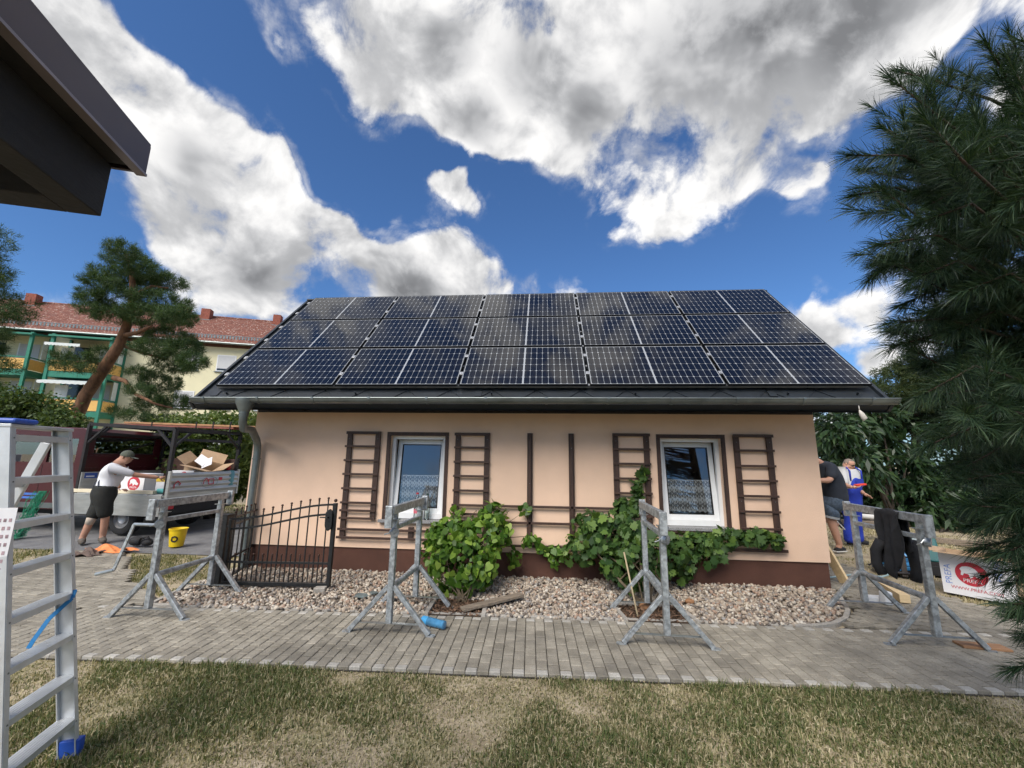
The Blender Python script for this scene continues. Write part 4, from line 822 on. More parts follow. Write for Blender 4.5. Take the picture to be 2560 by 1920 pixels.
b = MB(); b.add([(CB1+.02,-.2,1.45),(CB1+.02,-1.75,1.45),(CB1-.38,-1.68,2.2),(CB1-.38,-.27,2.2)], [(0,1,2,3)]); b.build('windscreen', m_tint, truck)
for u, v in ((3.1,.3),(3.1,1.2),(4.1,.3),(4.1,1.2)):
    s_ = tb(u-.06,u+.10,v,v+.5,.9,1.72,'seat_back',m_under,None,.05); tb(u-.05,u+.05,v+.14,v+.36,1.74,1.93,'headrest',m_under,s_,.04)
tb(CB0+.05,CB1,.14,1.80,.50,.56,'cab_floor',m_under); tb(CB1-.3,CB1,.14,1.80,1.1,1.48,'dashboard',m_under)
for u, v in ((1.12,.10),(1.12,1.58),(4.95,.12),(4.95,1.58)):
    b = MB(); b.lathe([(.20,0),(.30,.0),(.345,.03),(.355,.06),(.355,.18),(.345,.21),(.30,.24),(.20,.24)], (u,-v,.345), 28, (0,-1,0), False); w_ = b.build('tyre', m_rub, truck, smooth=40)
    MB().lathe([(.03,.05),(.10,.02),(.13,.05),(.19,.05),(.215,.01),(.215,.23)], (u,-v,.345), 24, (0,-1,0)).build('rim', m_rim, w_, smooth=40)
    b = MB(); n_ = 12
    for i in range(n_):
        a0, a1 = pi*i/n_, pi*(i+1)/n_; b.bar((u+.43*cos(a0),-v-.12,.36+.43*sin(a0)),(u+.43*cos(a1),-v-.12,.36+.43*sin(a1)),.3,.012,up=(-cos((a0+a1)/2),0,sin((a0+a1)/2)))
    b.build('wheel_arch', m_under, truck)
tb(-.02,.10,.15,1.80,.48,.66,'rear_bumper',m_under)
pt = tb(-.032,-.022,.22,.72,.66,.77,'number_plate',m_carton,None,0); TT = Matrix.Translation((-.034,-.47,.715)) @ Matrix(((0,0,-1,0),(-1,0,0,0),(0,1,0,0),(0,0,0,1))); text('plate_lettering', '31', .11, m_under, pt, TT @ Matrix.Translation((.16,0,0)))
em = MB(); 
for i in range(20): a0, a1 = 2*pi*i/20, 2*pi*(i+1)/20; em.bar((-.03,-.98+.055*cos(a0),.72+.055*sin(a0)),(-.03,-.98+.055*cos(a1),.72+.055*sin(a1)),.012,.008)
em.build('emblem', m_rim, truck); text('emblem_letters', 'VW', .06, m_rim, truck, Matrix.Translation((-.03,-.98,.72)) @ Matrix(((0,0,-1,0),(-1,0,0,0),(0,1,0,0),(0,0,0,1))))
for v in (.08,1.70): tb(-.04,.0,v,v+.14,.58,.70,'tail_light',m_red,None,.01)
tb(-.05,-.03,1.1,1.3,.66,.70,'lamp',m_zinc,None,0)
# faded red marks on the tailgate: two house-shaped outlines and a ring
def house_mark(v, z, s, par):
    b = MB(); P = [(-.5,-.5),(-.5,.1),(0,.55),(.5,.1),(.35,.1),(.35,-.1)]; 
    for a, c in zip(P[:-1], P[1:]): b.bar((-.042,-(v+a[0]*s),z+a[1]*s),(-.042,-(v+c[0]*s),z+c[1]*s),.004,s*.14,up=(0,0,1))
    b.build('printed_mark', m_redp, par)
house_mark(.22,1.10,.15,tg); house_mark(.95,1.14,.13,tg)
b = MB()
for a, c in zip([(1.02,1.07),(1.16,1.07),(1.16,1.19),(1.02,1.19)], [(1.16,1.07),(1.16,1.19),(1.02,1.19),(1.02,1.07)]): b.bar((-.042,-a[0],a[1]),(-.042,-c[0],c[1]),.004,.018)
b.build('printed_mark', m_redp, tg); tb(-.044,-.038,1.30,1.40,1.15,1.22,'printed_mark',m_redp,tg,0)
b = MB()
for i in range(28): a0, a1 = 2*pi*i/28, 2*pi*(i+1)/28; b.bar((-.041,-(1.05+.22*cos(a0)),1.12+.13*sin(a0)),(-.041,-(1.05+.22*cos(a1)),1.12+.13*sin(a1)),.004,.008)
b.build('printed_mark', mat('faded_print', (.27,.28,.30), .6), tg)
# boards on the rack
m_rboard = mat('red_board', (.20,.065,.045), .75, var=.3, scale=4, stretch=(1,8,8)); m_oboard = mat('orange_board', (.36,.19,.09), .75, var=.25, scale=4, stretch=(1,8,8))
for i in range(5):
    for k in range(2):
        if i == 4 and k: continue
        u0 = -.25+random.uniform(-.12,.2)-(.35 if i == 2 and k else 0); L = random.uniform(3.3,3.7); v = 1.47+i*.088; z = 2.415+k*.05+(.052 if i == 4 else 0)
        o = MB().bar(tw(u0,v,z+.035),tw(u0+L,v,z+.135),.08,.045).build('board', m_oboard if k else m_rboard, bevel=.003)
        tag(o, '%s board on the truck rack, %s counted from the side nearer the house gate' % ('upper orange' if k else 'lower red', ['first','second','third','fourth','fifth'][i]), 'board', 'boards on the truck rack')
# cargo
def carton(label, c, size, rz, logo=True, name='carton', m=None, rx=0):
    M_ = Matrix.Translation(c) @ Matrix.Rotation(rz, 4, 'Z') @ Matrix.Rotation(rx, 4, 'X'); a, d, h = size
    o = MB().box((-a/2,-d/2,0),(a/2,d/2,h), M_).build(name, m or m_carton, bevel=.004); tag(o, label, 'box')
    if logo: ring_logo(o, M_ @ Matrix.Translation((a*.1,-d/2-.001,h*.5)) @ Matrix.Rotation(pi/2, 4, 'X'), h*.36)
    return o
BULL = [(-.80,.28),(-.62,.52),(-.28,.62),(.02,.60),(.32,.42),(.55,.10),(.86,-.12),(.80,-.34),(.60,-.42),(.34,-.36),(.18,-.22),(.05,-.44),(-.12,-.55),(-.20,-.16),(-.52,-.10),(-.62,-.34),(-.78,-.30),(-.70,.06)]
def ring_logo(par, M_, r, word='PREFA', url=None):
    b = MB(); b.lathe([(r,0),(r,.0012)], (0,0,0), 36); d = b.xf(M_).build('printed_roundel', m_redp, par)
    b = MB(); b.prism([(x*r*.86, y*r*.86+r*.10) for x, y in BULL], (.0013,.0024)); b.xf(M_).build('bull_emblem', m_carton, d)
    text('lettering', word, r*.42, m_carton, d, M_ @ Matrix.Translation((0,-r*.60,.0016)), .0006)
    if url: text('web_address', url, r*.36, m_redp, par, M_ @ Matrix.Translation((r*.15,-r*1.32,.001)), .0006)
def pat(x, y, Y): return ony(x*.28933, 960+y*.28933, Y)
c = pat(1190,910,2.35); carton('white carton with a red bull roundel beside the leaning man', (c.x,2.40,.90), (.62,.45,.42), 0)
c = pat(1565,775,2.9); carton('flat white carton with a small red roundel behind the tailgate', (c.x,3.0,1.22), (.5,.3,.16), .35)
c = pat(1400,930,2.2); o = carton('yellow and white carton the leaning man is touching', (c.x-.02,2.26,.90), (.24,.2,.33), 0, False); MB().box((c.x-.142,2.155,1.16),(c.x+.102,2.365,1.235)).build('yellow_lid', mat('yellow_print', (.70,.50,.05), .6), o)
# big open cardboard box lying tilted
cb = pat(1760,770,3.5); cbx = thing('cardboard_box', 'big open cardboard box tipped over the truck bed with raised flaps', 'box', (cb.x,3.5,.9)); Mc = Matrix.Translation((cb.x,3.45,1.14)) @ Matrix.Rotation(.3, 4, 'Z') @ Matrix.Rotation(.25, 4, 'Y') @ Matrix.Rotation(.35, 4, 'X')
for q in (((-.32,-.25,0),(-.31,.25,.42)), ((.31,-.25,0),(.32,.25,.42)), ((-.31,-.25,0),(.31,-.24,.42)), ((-.31,.24,0),(.31,.25,.42)), ((-.31,-.24,0),(.31,.24,.01))): MB().box(*q, Mc).build('side', m_card, cbx)
for (x, y, ax, an, sx_, sy_) in ((-.32,0,'Y',-1.0,.26,.5),(.32,0,'Y',1.15,.26,.5),(0,-.25,'X',1.2,.62,.25),(0,.25,'X',-.6,.62,.25)):
    if ax == 'Y': F_ = Mc @ Matrix.Translation((x,0,.42)) @ Matrix.Rotation(an, 4, 'Y'); MB().box((-.004,-sy_/2,0),(.004,sy_/2,sx_), F_).build('flap', m_card, cbx)
    else: F_ = Mc @ Matrix.Translation((0,y,.42)) @ Matrix.Rotation(an, 4, 'X'); MB().box((-sx_/2,-.004,0),(sx_/2,.004,sy_), F_).build('flap', m_card, cbx)
MB().box((-.1,-.2568,.24),(.09,-.2515,.34), Mc).build('paper_label', m_carton, cbx)
for k, (dx, dz, an) in enumerate([(.02,.46,.5),(.17,.40,-.4)]):
    b = MB(); b.box((-.14,-.004,-.10),(.14,.004,.12), Matrix.Translation((cb.x+dx,3.36,1.16+dz)) @ Matrix.Rotation(an, 4, 'Y') @ Matrix.Rotation(-.4, 4, 'X')); tag(b.build('paper_sheet', m_carton), ['larger','smaller'][k]+' white printed sheet sticking out of the open cardboard box', 'paper')
tag(MB().bar(tw(.35,.08,.935),tw(2.95,.06,.935),.09,.075).build('timber_beam', m_cream, bevel=.004), 'pale planed beam lying along the open edge of the truck bed', 'beam')
tag(MB().tube([tw(-.02+.08,.22,.955),tw(.42,.22,.955)], .055, 16).build('foil_roll', mat('turquoise_foil', (.12,.45,.42), .5), smooth=40), 'turquoise foil roll at the corner of the truck bed', 'roll')
cc = tw(.12,1.72,1.0); o = MB().lathe([(.16,0),(.17,.3),(.15,.36),(.13,.38)], tuple(cc), 20).build('canister', mat('teal_can', (.10,.26,.30), .4, .3), smooth=40); tag(o, 'teal canister with a red cap in the far corner of the truck bed', 'canister'); MB().lathe([(.05,.38),(.06,.50),(.02,.52)], tuple(cc), 14).build('cap', m_red, o, smooth=40)
# on the ground beside the truck
p = onz(424,1369); bk_ = MB().lathe([(.112,0),(.116,.01),(.146,.31),(.157,.315),(.159,.335),(.148,.335),(.143,.32),(.108,.02)], (p.x,p.y+.14,0), 28).build('bucket', mat('yellow_plastic', (.72,.50,.01), .45), smooth=50); tag(bk_, 'yellow plastic bucket standing on the asphalt behind the truck', 'bucket')
dv_ = (CAM-Vector((p.x,p.y+.14,0))); dv_.z = 0; dv_.normalize(); an0 = math.atan2(dv_.y, dv_.x)-.35
b = MB()
for i in range(18):
    a0, a1 = 2*pi*i/18, 2*pi*(i+1)/18; f_ = lambda a: (an0+.36*cos(a), .15+.046*sin(a)); (t0, z0), (t1, z1) = f_(a0), f_(a1); R_ = lambda z: .116+.030*z/.31+.003
    b.bar((p.x+R_(z0)*cos(t0),p.y+.14+R_(z0)*sin(t0),z0),(p.x+R_(z1)*cos(t1),p.y+.14+R_(z1)*sin(t1),z1),.004,.028,up=(0,0,1))
b.build('black_mark', m_blk, bk_)
def crumple(name, label, cat, m, c, sx_, sy_, h, seed, parts=26, th=.004):
    random.seed(seed); n = parts; V = []; ph = [random.uniform(0,6) for _ in range(6)]
    for j in range(n+1):
        for i in range(n+1):
            a, d = i/n*2-1, j/n*2-1; w = 1-.35*abs(sin(3*a+ph[0]))-.2*abs(sin(5*d+ph[1])); z = h*(.5+.5*sin(5*a+ph[2]+2*d))*(.5+.5*sin(4*d+ph[3]-1.5*a))*(1-.6*max(abs(a),abs(d))**2)
            V.append((c[0]+a*sx_*(1-.3*abs(sin(2.5*d+ph[4])))+.05*sin(7*d), c[1]+d*sy_*(1-.35*abs(sin(2.2*a+ph[5]))), c[2]+max(z,0)+.006+.002*random.random()))
    b = MB(); q = n+1; b.add(V, [(j*q+i, j*q+i+1, (j+1)*q+i+1, (j+1)*q+i) for j in range(n) for i in range(n)]); o = b.build(name, m, smooth=0); tag(o, label, cat); return o
p = onz(270,1378); crumple('strap_heap', 'crumpled orange lashing straps on the driveway edge', 'strap', mat('orange_strap', (.72,.23,.07), .7, var=.2, scale=9), (p.x,p.y,0), .42, .20, .16, 3)
p = onz(330,1376); crumple('strap_end', 'loose orange strap end trailing towards the grass triangle', 'strap', MATS['orange_strap'], (p.x-.05,p.y-.02,0), .22, .05, .05, 5, 14)
p = onz(212,1388); crumple('brown_sack', 'brown crumpled sack lying left of the orange straps', 'sack', mat('brown_cloth', (.12,.085,.07), .9, var=.3, scale=9), (p.x,p.y,0), .30, .20, .15, 9)
p = onz(343,1366); b = MB(); b.ball((p.x-.08,p.y+.05,.09), .13, 14, (1.15,.8,.7)); o = b.build('black_bag', mat('black_bag', (.012,.012,.013), .8, bump=.4, bscale=9), smooth=0); tag(o, 'black soft bag on the road between straps and bucket', 'bag'); MB().tube([(p.x+.02,p.y-.02,.05),(p.x+.10,p.y-.05,.17),(p.x+.20,p.y,.18),(p.x+.24,p.y+.06,.04)], .018, 8).build('handle', MATS['black_bag'], o, smooth=0); MB().ball((p.x+.14,p.y+.05,.075), .10, 12, (1.2,.8,.75)).build('pocket', MATS['black_bag'], o, smooth=0)
# green net hanging down from the bed edge
net = thing('green_net', 'green cargo net hanging from the truck down to the ground', 'net', (-4.95,1.55,0)); m_net = mat('net_green', (.012,.21,.11), .7, var=.3, scale=20); random.seed(11)
tn = ony(118,1236,1.72)
for k in range(46):
    x = tn.x-.04+random.gauss(0,.06); y = 1.66+random.gauss(0,.04); pts_ = [(x,y,.95)]
    for i in range(1, 8): pts_.append((x+random.gauss(0,.04)-.03*i-.02*random.random(), y-.03*i*random.random()+random.gauss(0,.02), max(.02, .95-.13*i+random.gauss(0,.03))))
    e0 = pts_[-1]; 
    for i in range(1, 5): pts_.append((e0[0]-.09*i*random.uniform(-.4,1.3), e0[1]-.04*i*random.uniform(0,1.4), max(.012, random.uniform(.01,.07))))
    MB().tube(pts_, .0045, 4).build('cord', m_net, net)
# ================================================================== people
FAT = 1.16
def skin(name, pts, edges, rads, m, parent=None, sub=2, roots=(0,)):
    org = Vector(parent['org']) if parent is not None else Vector(pts[0]); org = Vector((org.x, org.y, 0)) if parent is None else org
    me = bpy.data.meshes.new(name); me.from_pydata([tuple(Vector(p)-org) for p in pts], edges, []); o = bpy.data.objects.new(name, me); COL.objects.link(o); me.materials.append(m)
    if parent is not None: o.parent = parent; o['org'] = parent['org']
    else: o.location = org; o['org'] = tuple(org)
    md = o.modifiers.new('skin', 'SKIN'); md.use_smooth_shade = True; sv = me.skin_vertices[0].data
    for i, r in enumerate(rads): sv[i].radius = (r*FAT, r*FAT) if not hasattr(r, '__len__') else (r[0]*FAT, r[1]*FAT)
    for i in range(len(pts)): sv[i].use_root = i in roots
    s = o.modifiers.new('sub', 'SUBSURF'); s.levels = s.render_levels = sub; return o
m_skin = mat('skin', (.46,.25,.17), .55, var=.08, scale=8); m_hair = mat('grey_hair', (.19,.15,.12), .8, var=.3, scale=40); m_wshirt = mat('white_shirt', (.70,.71,.74), .85, var=.04, scale=3, bump=.3, bscale=10); m_shorts = mat('black_shorts', (.014,.015,.013), .9, var=.3, scale=8, bump=.3, bscale=12); m_sock = mat('white_sock', (.6,.58,.54), .9); m_shoe = mat('worn_shoe', (.10,.085,.07), .85, var=.3, scale=15)
m_navy = mat('navy_shirt', (.018,.023,.034), .9, var=.2, scale=5, bump=.3, bscale=9); m_denim = mat('denim', (.06,.085,.12), .9, var=.25, scale=25); m_royal = mat('royal_overall', (.012,.035,.33), .85, var=.12, scale=5, bump=.4, bscale=8); m_cap = mat('olive_cap', (.075,.085,.065), .9); m_grey = mat('grey_polo', (.52,.53,.53), .9, var=.05)
class Rig:
    def __init__(s): s.p = []; s.e = []; s.r = []; s.roots = []
    def chain(s, pts, rads, start=None):
        prev = start; ids = []
        for p, r in zip(pts, rads):
            s.p.append(Vector(p)); s.r.append(r); i = len(s.p)-1; ids.append(i)
            if prev is None: s.roots.append(i)
            else: s.e.append((prev, i))
            prev = i
        return ids
    def hand(s, wrist, fwd, side, palm, curl=.5):
        fwd, side, palm = Vector(fwd).normalized(), Vector(side).normalized(), Vector(palm).normalized()
        for k, (o_, L) in enumerate(((-.036,.085),(-.012,.098),(.012,.092),(.034,.075))):
            a = wrist+fwd*.075+side*o_; d1 = (fwd+palm*curl*.5).normalized(); d2 = (fwd*.6+palm*curl*1.3).normalized()
            s.chain([a, a+d1*L*.5, a+d1*L*.5+d2*L*.5], [.0105,.0095,.008])
        a = wrist+fwd*.03-side*.035; d = (fwd*.7-side*.8+palm*.2).normalized(); s.chain([a, a+d*.04, a+(d+fwd*.5).normalized()*.08], [.012,.011,.009])
def head(R, neck0, hc, face, up, s=1.1):
    face, up = Vector(face).normalized(), Vector(up).normalized(); sd = face.cross(up).normalized()
    i = R.chain([hc-up*.075*s, hc-up*.02*s, hc+up*.055*s, hc+up*.095*s], [.062*s,(.078*s,.088*s),(.080*s,.090*s),.050*s], neck0)
    R.chain([hc-up*.085*s+face*.055*s], [.040*s], i[0])
    return sd
def facebits(par, hc, face, up, s=1.1, hair=None, mh=None):
    face, up = Vector(face).normalized(), Vector(up).normalized(); sd = face.cross(up).normalized()
    nb = MB(); nb.tube([hc+face*.085*s+up*.012*s, hc+face*.112*s-up*.022*s, hc+face*.092*s-up*.032*s], [.009*s,.014*s,.010*s], 8); nb.build('nose', m_skin, par, smooth=0)
    for k in (-1, 1):
        MB().ball(hc+sd*.088*s*k-up*.005*s, .026*s, 8, (.6,.9,1.2)).build('ear', m_skin, par, smooth=0); MB().ball(hc+face*.082*s+sd*.032*s*k+up*.012*s, .011*s, 8).build('eye', m_under, par, smooth=0)
    MB().bar(hc+face*.090*s-up*.055*s-sd*.022*s, hc+face*.090*s-up*.055*s+sd*.022*s, .012*s, .008*s, up).build('mouth', mat('lips', (.30,.11,.09), .6), par)
    if mh:
        b = MB(); n1_, n2_ = 14, 8; V = []
        for j in range(n2_+1):
            for i in range(n1_):
                a = 2*pi*i/n1_; th_ = (j/n2_)*pi*(.60-.33*max(0, cos(a))**.6); d = up*cos(th_)+(face*cos(a)+sd*sin(a))*sin(th_); k_ = 1.0
                V.append(hc+up*.012*s-face*.006*s+Vector(d)*(.093*s*k_)*(1+.02*sin(9*a+5*j)))
        b.add(V, [(j*n1_+i, j*n1_+(i+1) % n1_, (j+1)*n1_+(i+1) % n1_, (j+1)*n1_+i) for j in range(n2_) for i in range(n1_)]); b.build('hair', mh, par, smooth=0)
# ---- the man leaning over the truck side
hip = pat(900,930,1.36); chest = pat(985,760,1.50); nk = pat(1050,665,1.55); hc = pat(1092,640,1.56)+Vector((0,0,.02)); fL, fR = onz(196,1360), onz(250,1356)
fL.y += .05; fR.y += .03; anL, anR = fL+Vector((0,0,.10)), fR+Vector((0,0,.10)); kL, kR = pat(790,1165,1.28), pat(912,1150,1.36)
hR_, hL_ = hip+Vector((.07,-.08,-.04)), hip+Vector((-.06,.10,-.04)); shN = chest+Vector((.10,-.20,.10)); shF = chest+Vector((.04,.17,.03))
R = Rig(); sp = R.chain([hip, hip.lerp(chest,.5), chest, nk], [.10,.10,.10,.062]); face1 = Vector((.93,.30,-.22)); up1 = Vector((.22,.05,.97)); head(R, sp[3], hc, face1, up1)
R.chain([hL_, kL, anL, fL+Vector((.02,-.02,.04))], [.075,.066,.048,.045], sp[0]); R.chain([hR_, kR, anR, fR+Vector((.03,-.03,.04))], [.075,.066,.048,.045], sp[0])
w1 = pat(1375,808,1.98); e1 = shN.lerp(w1,.5)+Vector((.0,.02,-.05)); R.chain([shN, e1, w1], [.062,.047,.034], sp[2]); R.chain([w1, w1+(w1-e1).normalized()*.085], [.030,.036])
w2 = pat(1030,905,1.80); e2 = pat(1010,830,1.80); R.chain([shF, e2, w2], [.062,.047,.034], sp[2]); R.hand(w1, w1-e1, (0,0,1), (0,1,0)); R.hand(w2, (.9,.3,-.1), (0,1,0), (0,0,-1))
man = skin('person', R.p, R.e, R.r, m_skin, roots=R.roots); tag(man, 'person in white shirt, black shorts and cap leaning over the truck bed', 'person'); facebits(man, hc, face1, up1)
S_h = Rig(); q = S_h.chain([hip-(chest-hip)*.28, hip+Vector((0,0,.04)), hip.lerp(chest,.5), chest, chest.lerp(nk,.70)], [.150,.158,.162,.170,.085]); S_h.chain([shN, shN.lerp(e1,.95)], [.088,.066], q[3]); S_h.chain([shF, shF.lerp(e2,.95)], [.088,.066], q[3]); skin('shirt', S_h.p, S_h.e, S_h.r, m_wshirt, man)
T_r = Rig(); q = T_r.chain([hip+Vector((.02,0,.16)), hip+Vector((.01,0,.05)), hip+Vector((0,0,-.06))], [.162,.170,.165]); T_r.chain([hL_.lerp(kL,.3), hL_.lerp(kL,1.06)], [.135,.105], q[2]); T_r.chain([hR_.lerp(kR,.3), hR_.lerp(kR,1.06)], [.135,.110], q[2]); skin('shorts', T_r.p, T_r.e, T_r.r, m_shorts, man)
for a, f, k in ((anL,fL,kL),(anR,fR,kR)):
    b = MB(); b.tube([a+(k-a)*.10, a+Vector((0,0,-.02))], [.052,.054], 12); b.build('sock', m_sock, man, smooth=0)
    d = Vector((.86,-.5,0)) if f is fR else Vector((.80,-.6,0)); b = MB(); b.tube([f-d*.09+Vector((0,0,.05)), f+Vector((0,0,.06)), f+d*.10+Vector((0,0,.045)), f+d*.19+Vector((0,0,.035))], [.05,.062,.056,.036], 12); b.build('shoe', m_shoe, man, smooth=0)
b = MB(); b.tube([kL+(hL_-kL)*.10, kL, kL+(anL-kL)*.28], [.080,.078,.066], 14); b.build('knee_bandage', mat('bandage', (.52,.44,.36), .9), man, smooth=0)
sdv = face1.cross(up1).normalized(); b = MB(); V = []; n1_, n2_ = 18, 6
for j in range(n2_+1):
    th_ = j/n2_*pi*.52
    for i in range(n1_): a = 2*pi*i/n1_; d = up1*cos(th_)+(face1*cos(a)+sdv*sin(a))*sin(th_); V.append(hc+up1*.03+d*.118)
b.add(V, [(j*n1_+i, j*n1_+(i+1) % n1_, (j+1)*n1_+(i+1) % n1_, (j+1)*n1_+i) for j in range(n2_) for i in range(n1_)]); cp_ = b.build('cap', m_cap, man, smooth=0)
b = MB(); V = [hc+up1*.035+face1*.09-sdv*.075, hc+up1*.035+face1*.09+sdv*.075, hc+up1*.015+face1*.20+sdv*.05, hc+up1*.012+face1*.215, hc+up1*.015+face1*.20-sdv*.05]; b.add(V, [(0,1,2,3,4)]); o = b.build('peak', m_cap, cp_); o.modifiers.new('t', 'SOLIDIFY').thickness = .008
b = MB()
back = (chest-hip).normalized(); nb_ = Vector((-.55,-.75,.35)).normalized()
def strap_(p0, p1, p2):
    b = MB(); pts_ = [p0, p0.lerp(p1,.5)+nb_*.025, p1, p1.lerp(p2,.5)+nb_*.02, p2]
    for a, c in zip(pts_[:-1], pts_[1:]): b.bar(a, c, .032, .008, up=nb_)
    b.build('suspender', mat('dark_strap', (.05,.055,.075), .7), man)
strap_(hip+Vector((-.09,-.15,.10)), hip.lerp(chest,.55)+nb_*.165, nk+Vector((-.06,-.13,-.02))); strap_(hip+Vector((.03,-.165,.10)), hip.lerp(chest,.55)+nb_*.168+Vector((.06,-.01,.02)), nk+Vector((-.10,.02,.0)))
# ---- man in royal blue overalls, standing and reading a red device
def q5(x, y, Y): return ony(2040+x*.16275, 1110+y*.16275, Y)
Y3 = 3.55; ft = onz(2122,1361); Y3 = ft.y
hip = q5(545,900,Y3); chest = q5(520,480,Y3); nk = q5(480,385,Y3); hc = q5(505,305,Y3)+Vector((0,0,.0)); fA = Vector((hip.x-.14,Y3-.02,0)); fB = Vector((hip.x+.10,Y3+.10,0))
face3 = Vector((.42,-.78,-.46)).normalized(); up3 = Vector((.20,-.42,.88)).normalized(); R = Rig(); sp = R.chain([hip, hip.lerp(chest,.5), chest, nk], [.09,.10,.10,.066]); head(R, sp[3], hc, face3, up3)
for f in (fA, fB): R.chain([hip+(f-hip)*.12, hip.lerp(f,.52), f+Vector((0,0,.1)), f+Vector((.08,-.06,.05))], [.06,.05,.05,.05], sp[0])
shA = chest+Vector((-.19,-.04,.10)); shB = chest+Vector((.20,.05,.10)); wA = q5(560,665,Y3-.42); eA = q5(455,640,Y3-.15); wB = q5(735,760,Y3-.28); eB = q5(650,700,Y3-.02)
R.chain([shA, eA, wA], [.062,.048,.034], sp[2]); R.chain([shB, eB, wB], [.062,.048,.034], sp[2]); R.chain([wA, wA+Vector((.085,-.02,.01))], [.03,.036]); R.chain([wB, wB+Vector((.06,-.02,-.05))], [.03,.034]); R.hand(wA, (1,-.2,.1), (0,1,0), (0,0,1), .5); R.hand(wB, (.8,-.2,-.5), (0,1,0), (0,0,-1), .3)
m3 = skin('person', R.p, R.e, R.r, m_skin, roots=R.roots); tag(m3, 'person in royal blue bib overalls looking down at a red device', 'person'); facebits(m3, hc, face3, up3, mh=m_hair)
S_h = Rig(); q = S_h.chain([hip+Vector((0,0,-.06)), hip.lerp(chest,.5), chest, chest.lerp(nk,.8)], [.150,.164,.170,.085]); S_h.chain([shA, shA.lerp(eA,1.0)], [.086,.068], q[2]); S_h.chain([shB, shB.lerp(eB,1.0)], [.086,.068], q[2]); skin('polo_shirt', S_h.p, S_h.e, S_h.r, m_grey, m3)
T_r = Rig(); q = T_r.chain([chest+Vector((.02,-.075,.0)), hip.lerp(chest,.55)+Vector((.02,-.055,0)), hip+Vector((0,-.01,.05)), hip+Vector((0,0,-.05))], [.115,.160,.175,.168])
for f in (fA, fB): T_r.chain([hip+(f-hip)*.22, hip.lerp(f,.52), f+Vector((0,0,.28)), f+Vector((0,0,.02))], [.135,.115,.108,.105], q[3])
skin('overalls', T_r.p, T_r.e, T_r.r, m_royal, m3)
b = MB(); bp = hip.lerp(chest,.72)+Vector((.06,-.20,0)); b.box((-.10,-.008,-.06),(.12,.008,.10), Matrix.Translation(bp) @ Matrix.Rotation(.35, 4, 'Z')); b.build('bib_pocket', m_royal, m3, bevel=.006)
for dx in (-.11, .13): b = MB(); b.tube([hip.lerp(chest,.80)+Vector((dx+.02,-.15,0)), chest+Vector((dx+.01,-.155,.10)), chest+Vector((dx*.8,-.02,.20))], .018, 6); b.build('shoulder_strap', m_royal, m3, smooth=0)
for f in (fA, fB): b = MB(); b.tube([f+Vector((-.06,.04,.045)), f+Vector((.03,-.02,.055)), f+Vector((.15,-.10,.035))], [.05,.06,.04], 12); b.build('shoe', m_under, m3, smooth=0)
sd3 = face3.cross(up3).normalized(); fz = face3.normalized(); b = MB()
for k in (-1, 1): b.bar(hc+fz*.100*1.1+sd3*.012*k+up3*.012, hc+fz*.096*1.1+sd3*.062*k+up3*.012, .006, .034, up3); b.bar(hc+fz*.105+sd3*.068*k+up3*.014, hc+sd3*.098*k+up3*.01, .006, .008, up3)
b.build('glasses', m_under, m3)
pd = wA+Vector((.15,-.02,.055)); tag(MB().box((-.11,-.05,-.018),(.11,.05,.024), Matrix.Translation(pd) @ Matrix.Rotation(-.12, 4, 'Y')).build('meter_device', mat('red_case', (.62,.045,.02), .45), bevel=.016), 'red handheld meter held by the man in overalls', 'device')
# ---- man in dark T-shirt bending behind the house corner
Y4 = 2.75; hip = q5(290,830,Y4); chest = q5(150,420,Y4)+Vector((-.02,0,0)); nk = q5(40,270,Y4); hc = nk+Vector((-.16,-.02,.02)); f1 = onz(2094,1376); f1.y = Y4; f1.z = 0
face4 = Vector((-.8,0,-.6)); up4 = Vector((-.55,0,.83)); R = Rig(); sp = R.chain([hip, hip.lerp(chest,.5)+Vector((.05,0,.0)), chest, nk], [.11,.12,.12,.07]); head(R, sp[3], hc, face4, up4)
kn = q5(235,1190,Y4-.02); R.chain([hip+Vector((-.07,-.06,-.06)), kn, f1+Vector((0,0,.10)), f1+Vector((-.08,0,.045))], [.08,.078,.052,.05], sp[0])
kn2 = q5(150,1150,Y4+.2); f2 = q5(350,1235,Y4+.42); R.chain([hip+Vector((-.06,.10,-.06)), kn2, f2+Vector((-.12,0,.03)), f2], [.08,.07,.05,.048], sp[0])
sh = chest+Vector((.02,-.22,.06)); el = q5(215,560,Y4-.30); wr = q5(40,560,Y4-.34); R.chain([sh, el, wr], [.07,.055,.04], sp[2]); R.hand(wr, (-1,0,0), (0,0,1), (0,1,0))
m4 = skin('person', R.p, R.e, R.r, m_skin, roots=R.roots); tag(m4, 'person in dark T-shirt and denim shorts bending behind the house corner', 'person'); facebits(m4, hc, face4, up4, mh=m_hair)
S_h = Rig(); q = S_h.chain([hip+Vector((.03,0,-.14)), hip+Vector((.03,0,.03)), hip.lerp(chest,.5)+Vector((.05,0,0)), chest, chest.lerp(nk,.85)], [.185,.200,.215,.205,.10]); S_h.chain([sh, sh.lerp(el,.92)], [.105,.085], q[3]); skin('t_shirt', S_h.p, S_h.e, S_h.r, m_navy, m4)
T_r = Rig(); q = T_r.chain([hip+Vector((0,0,.12)), hip+Vector((0,0,.0)), hip+Vector((0,0,-.10))], [.18,.19,.185]); h1 = hip+Vector((-.07,-.06,-.06)); h2 = hip+Vector((-.06,.10,-.06)); T_r.chain([h1.lerp(kn,.35), h1.lerp(kn,.95)], [.15,.125], q[2]); T_r.chain([h2.lerp(kn2,.35), h2.lerp(kn2,.95)], [.15,.12], q[2]); skin('denim_shorts', T_r.p, T_r.e, T_r.r, m_denim, m4)
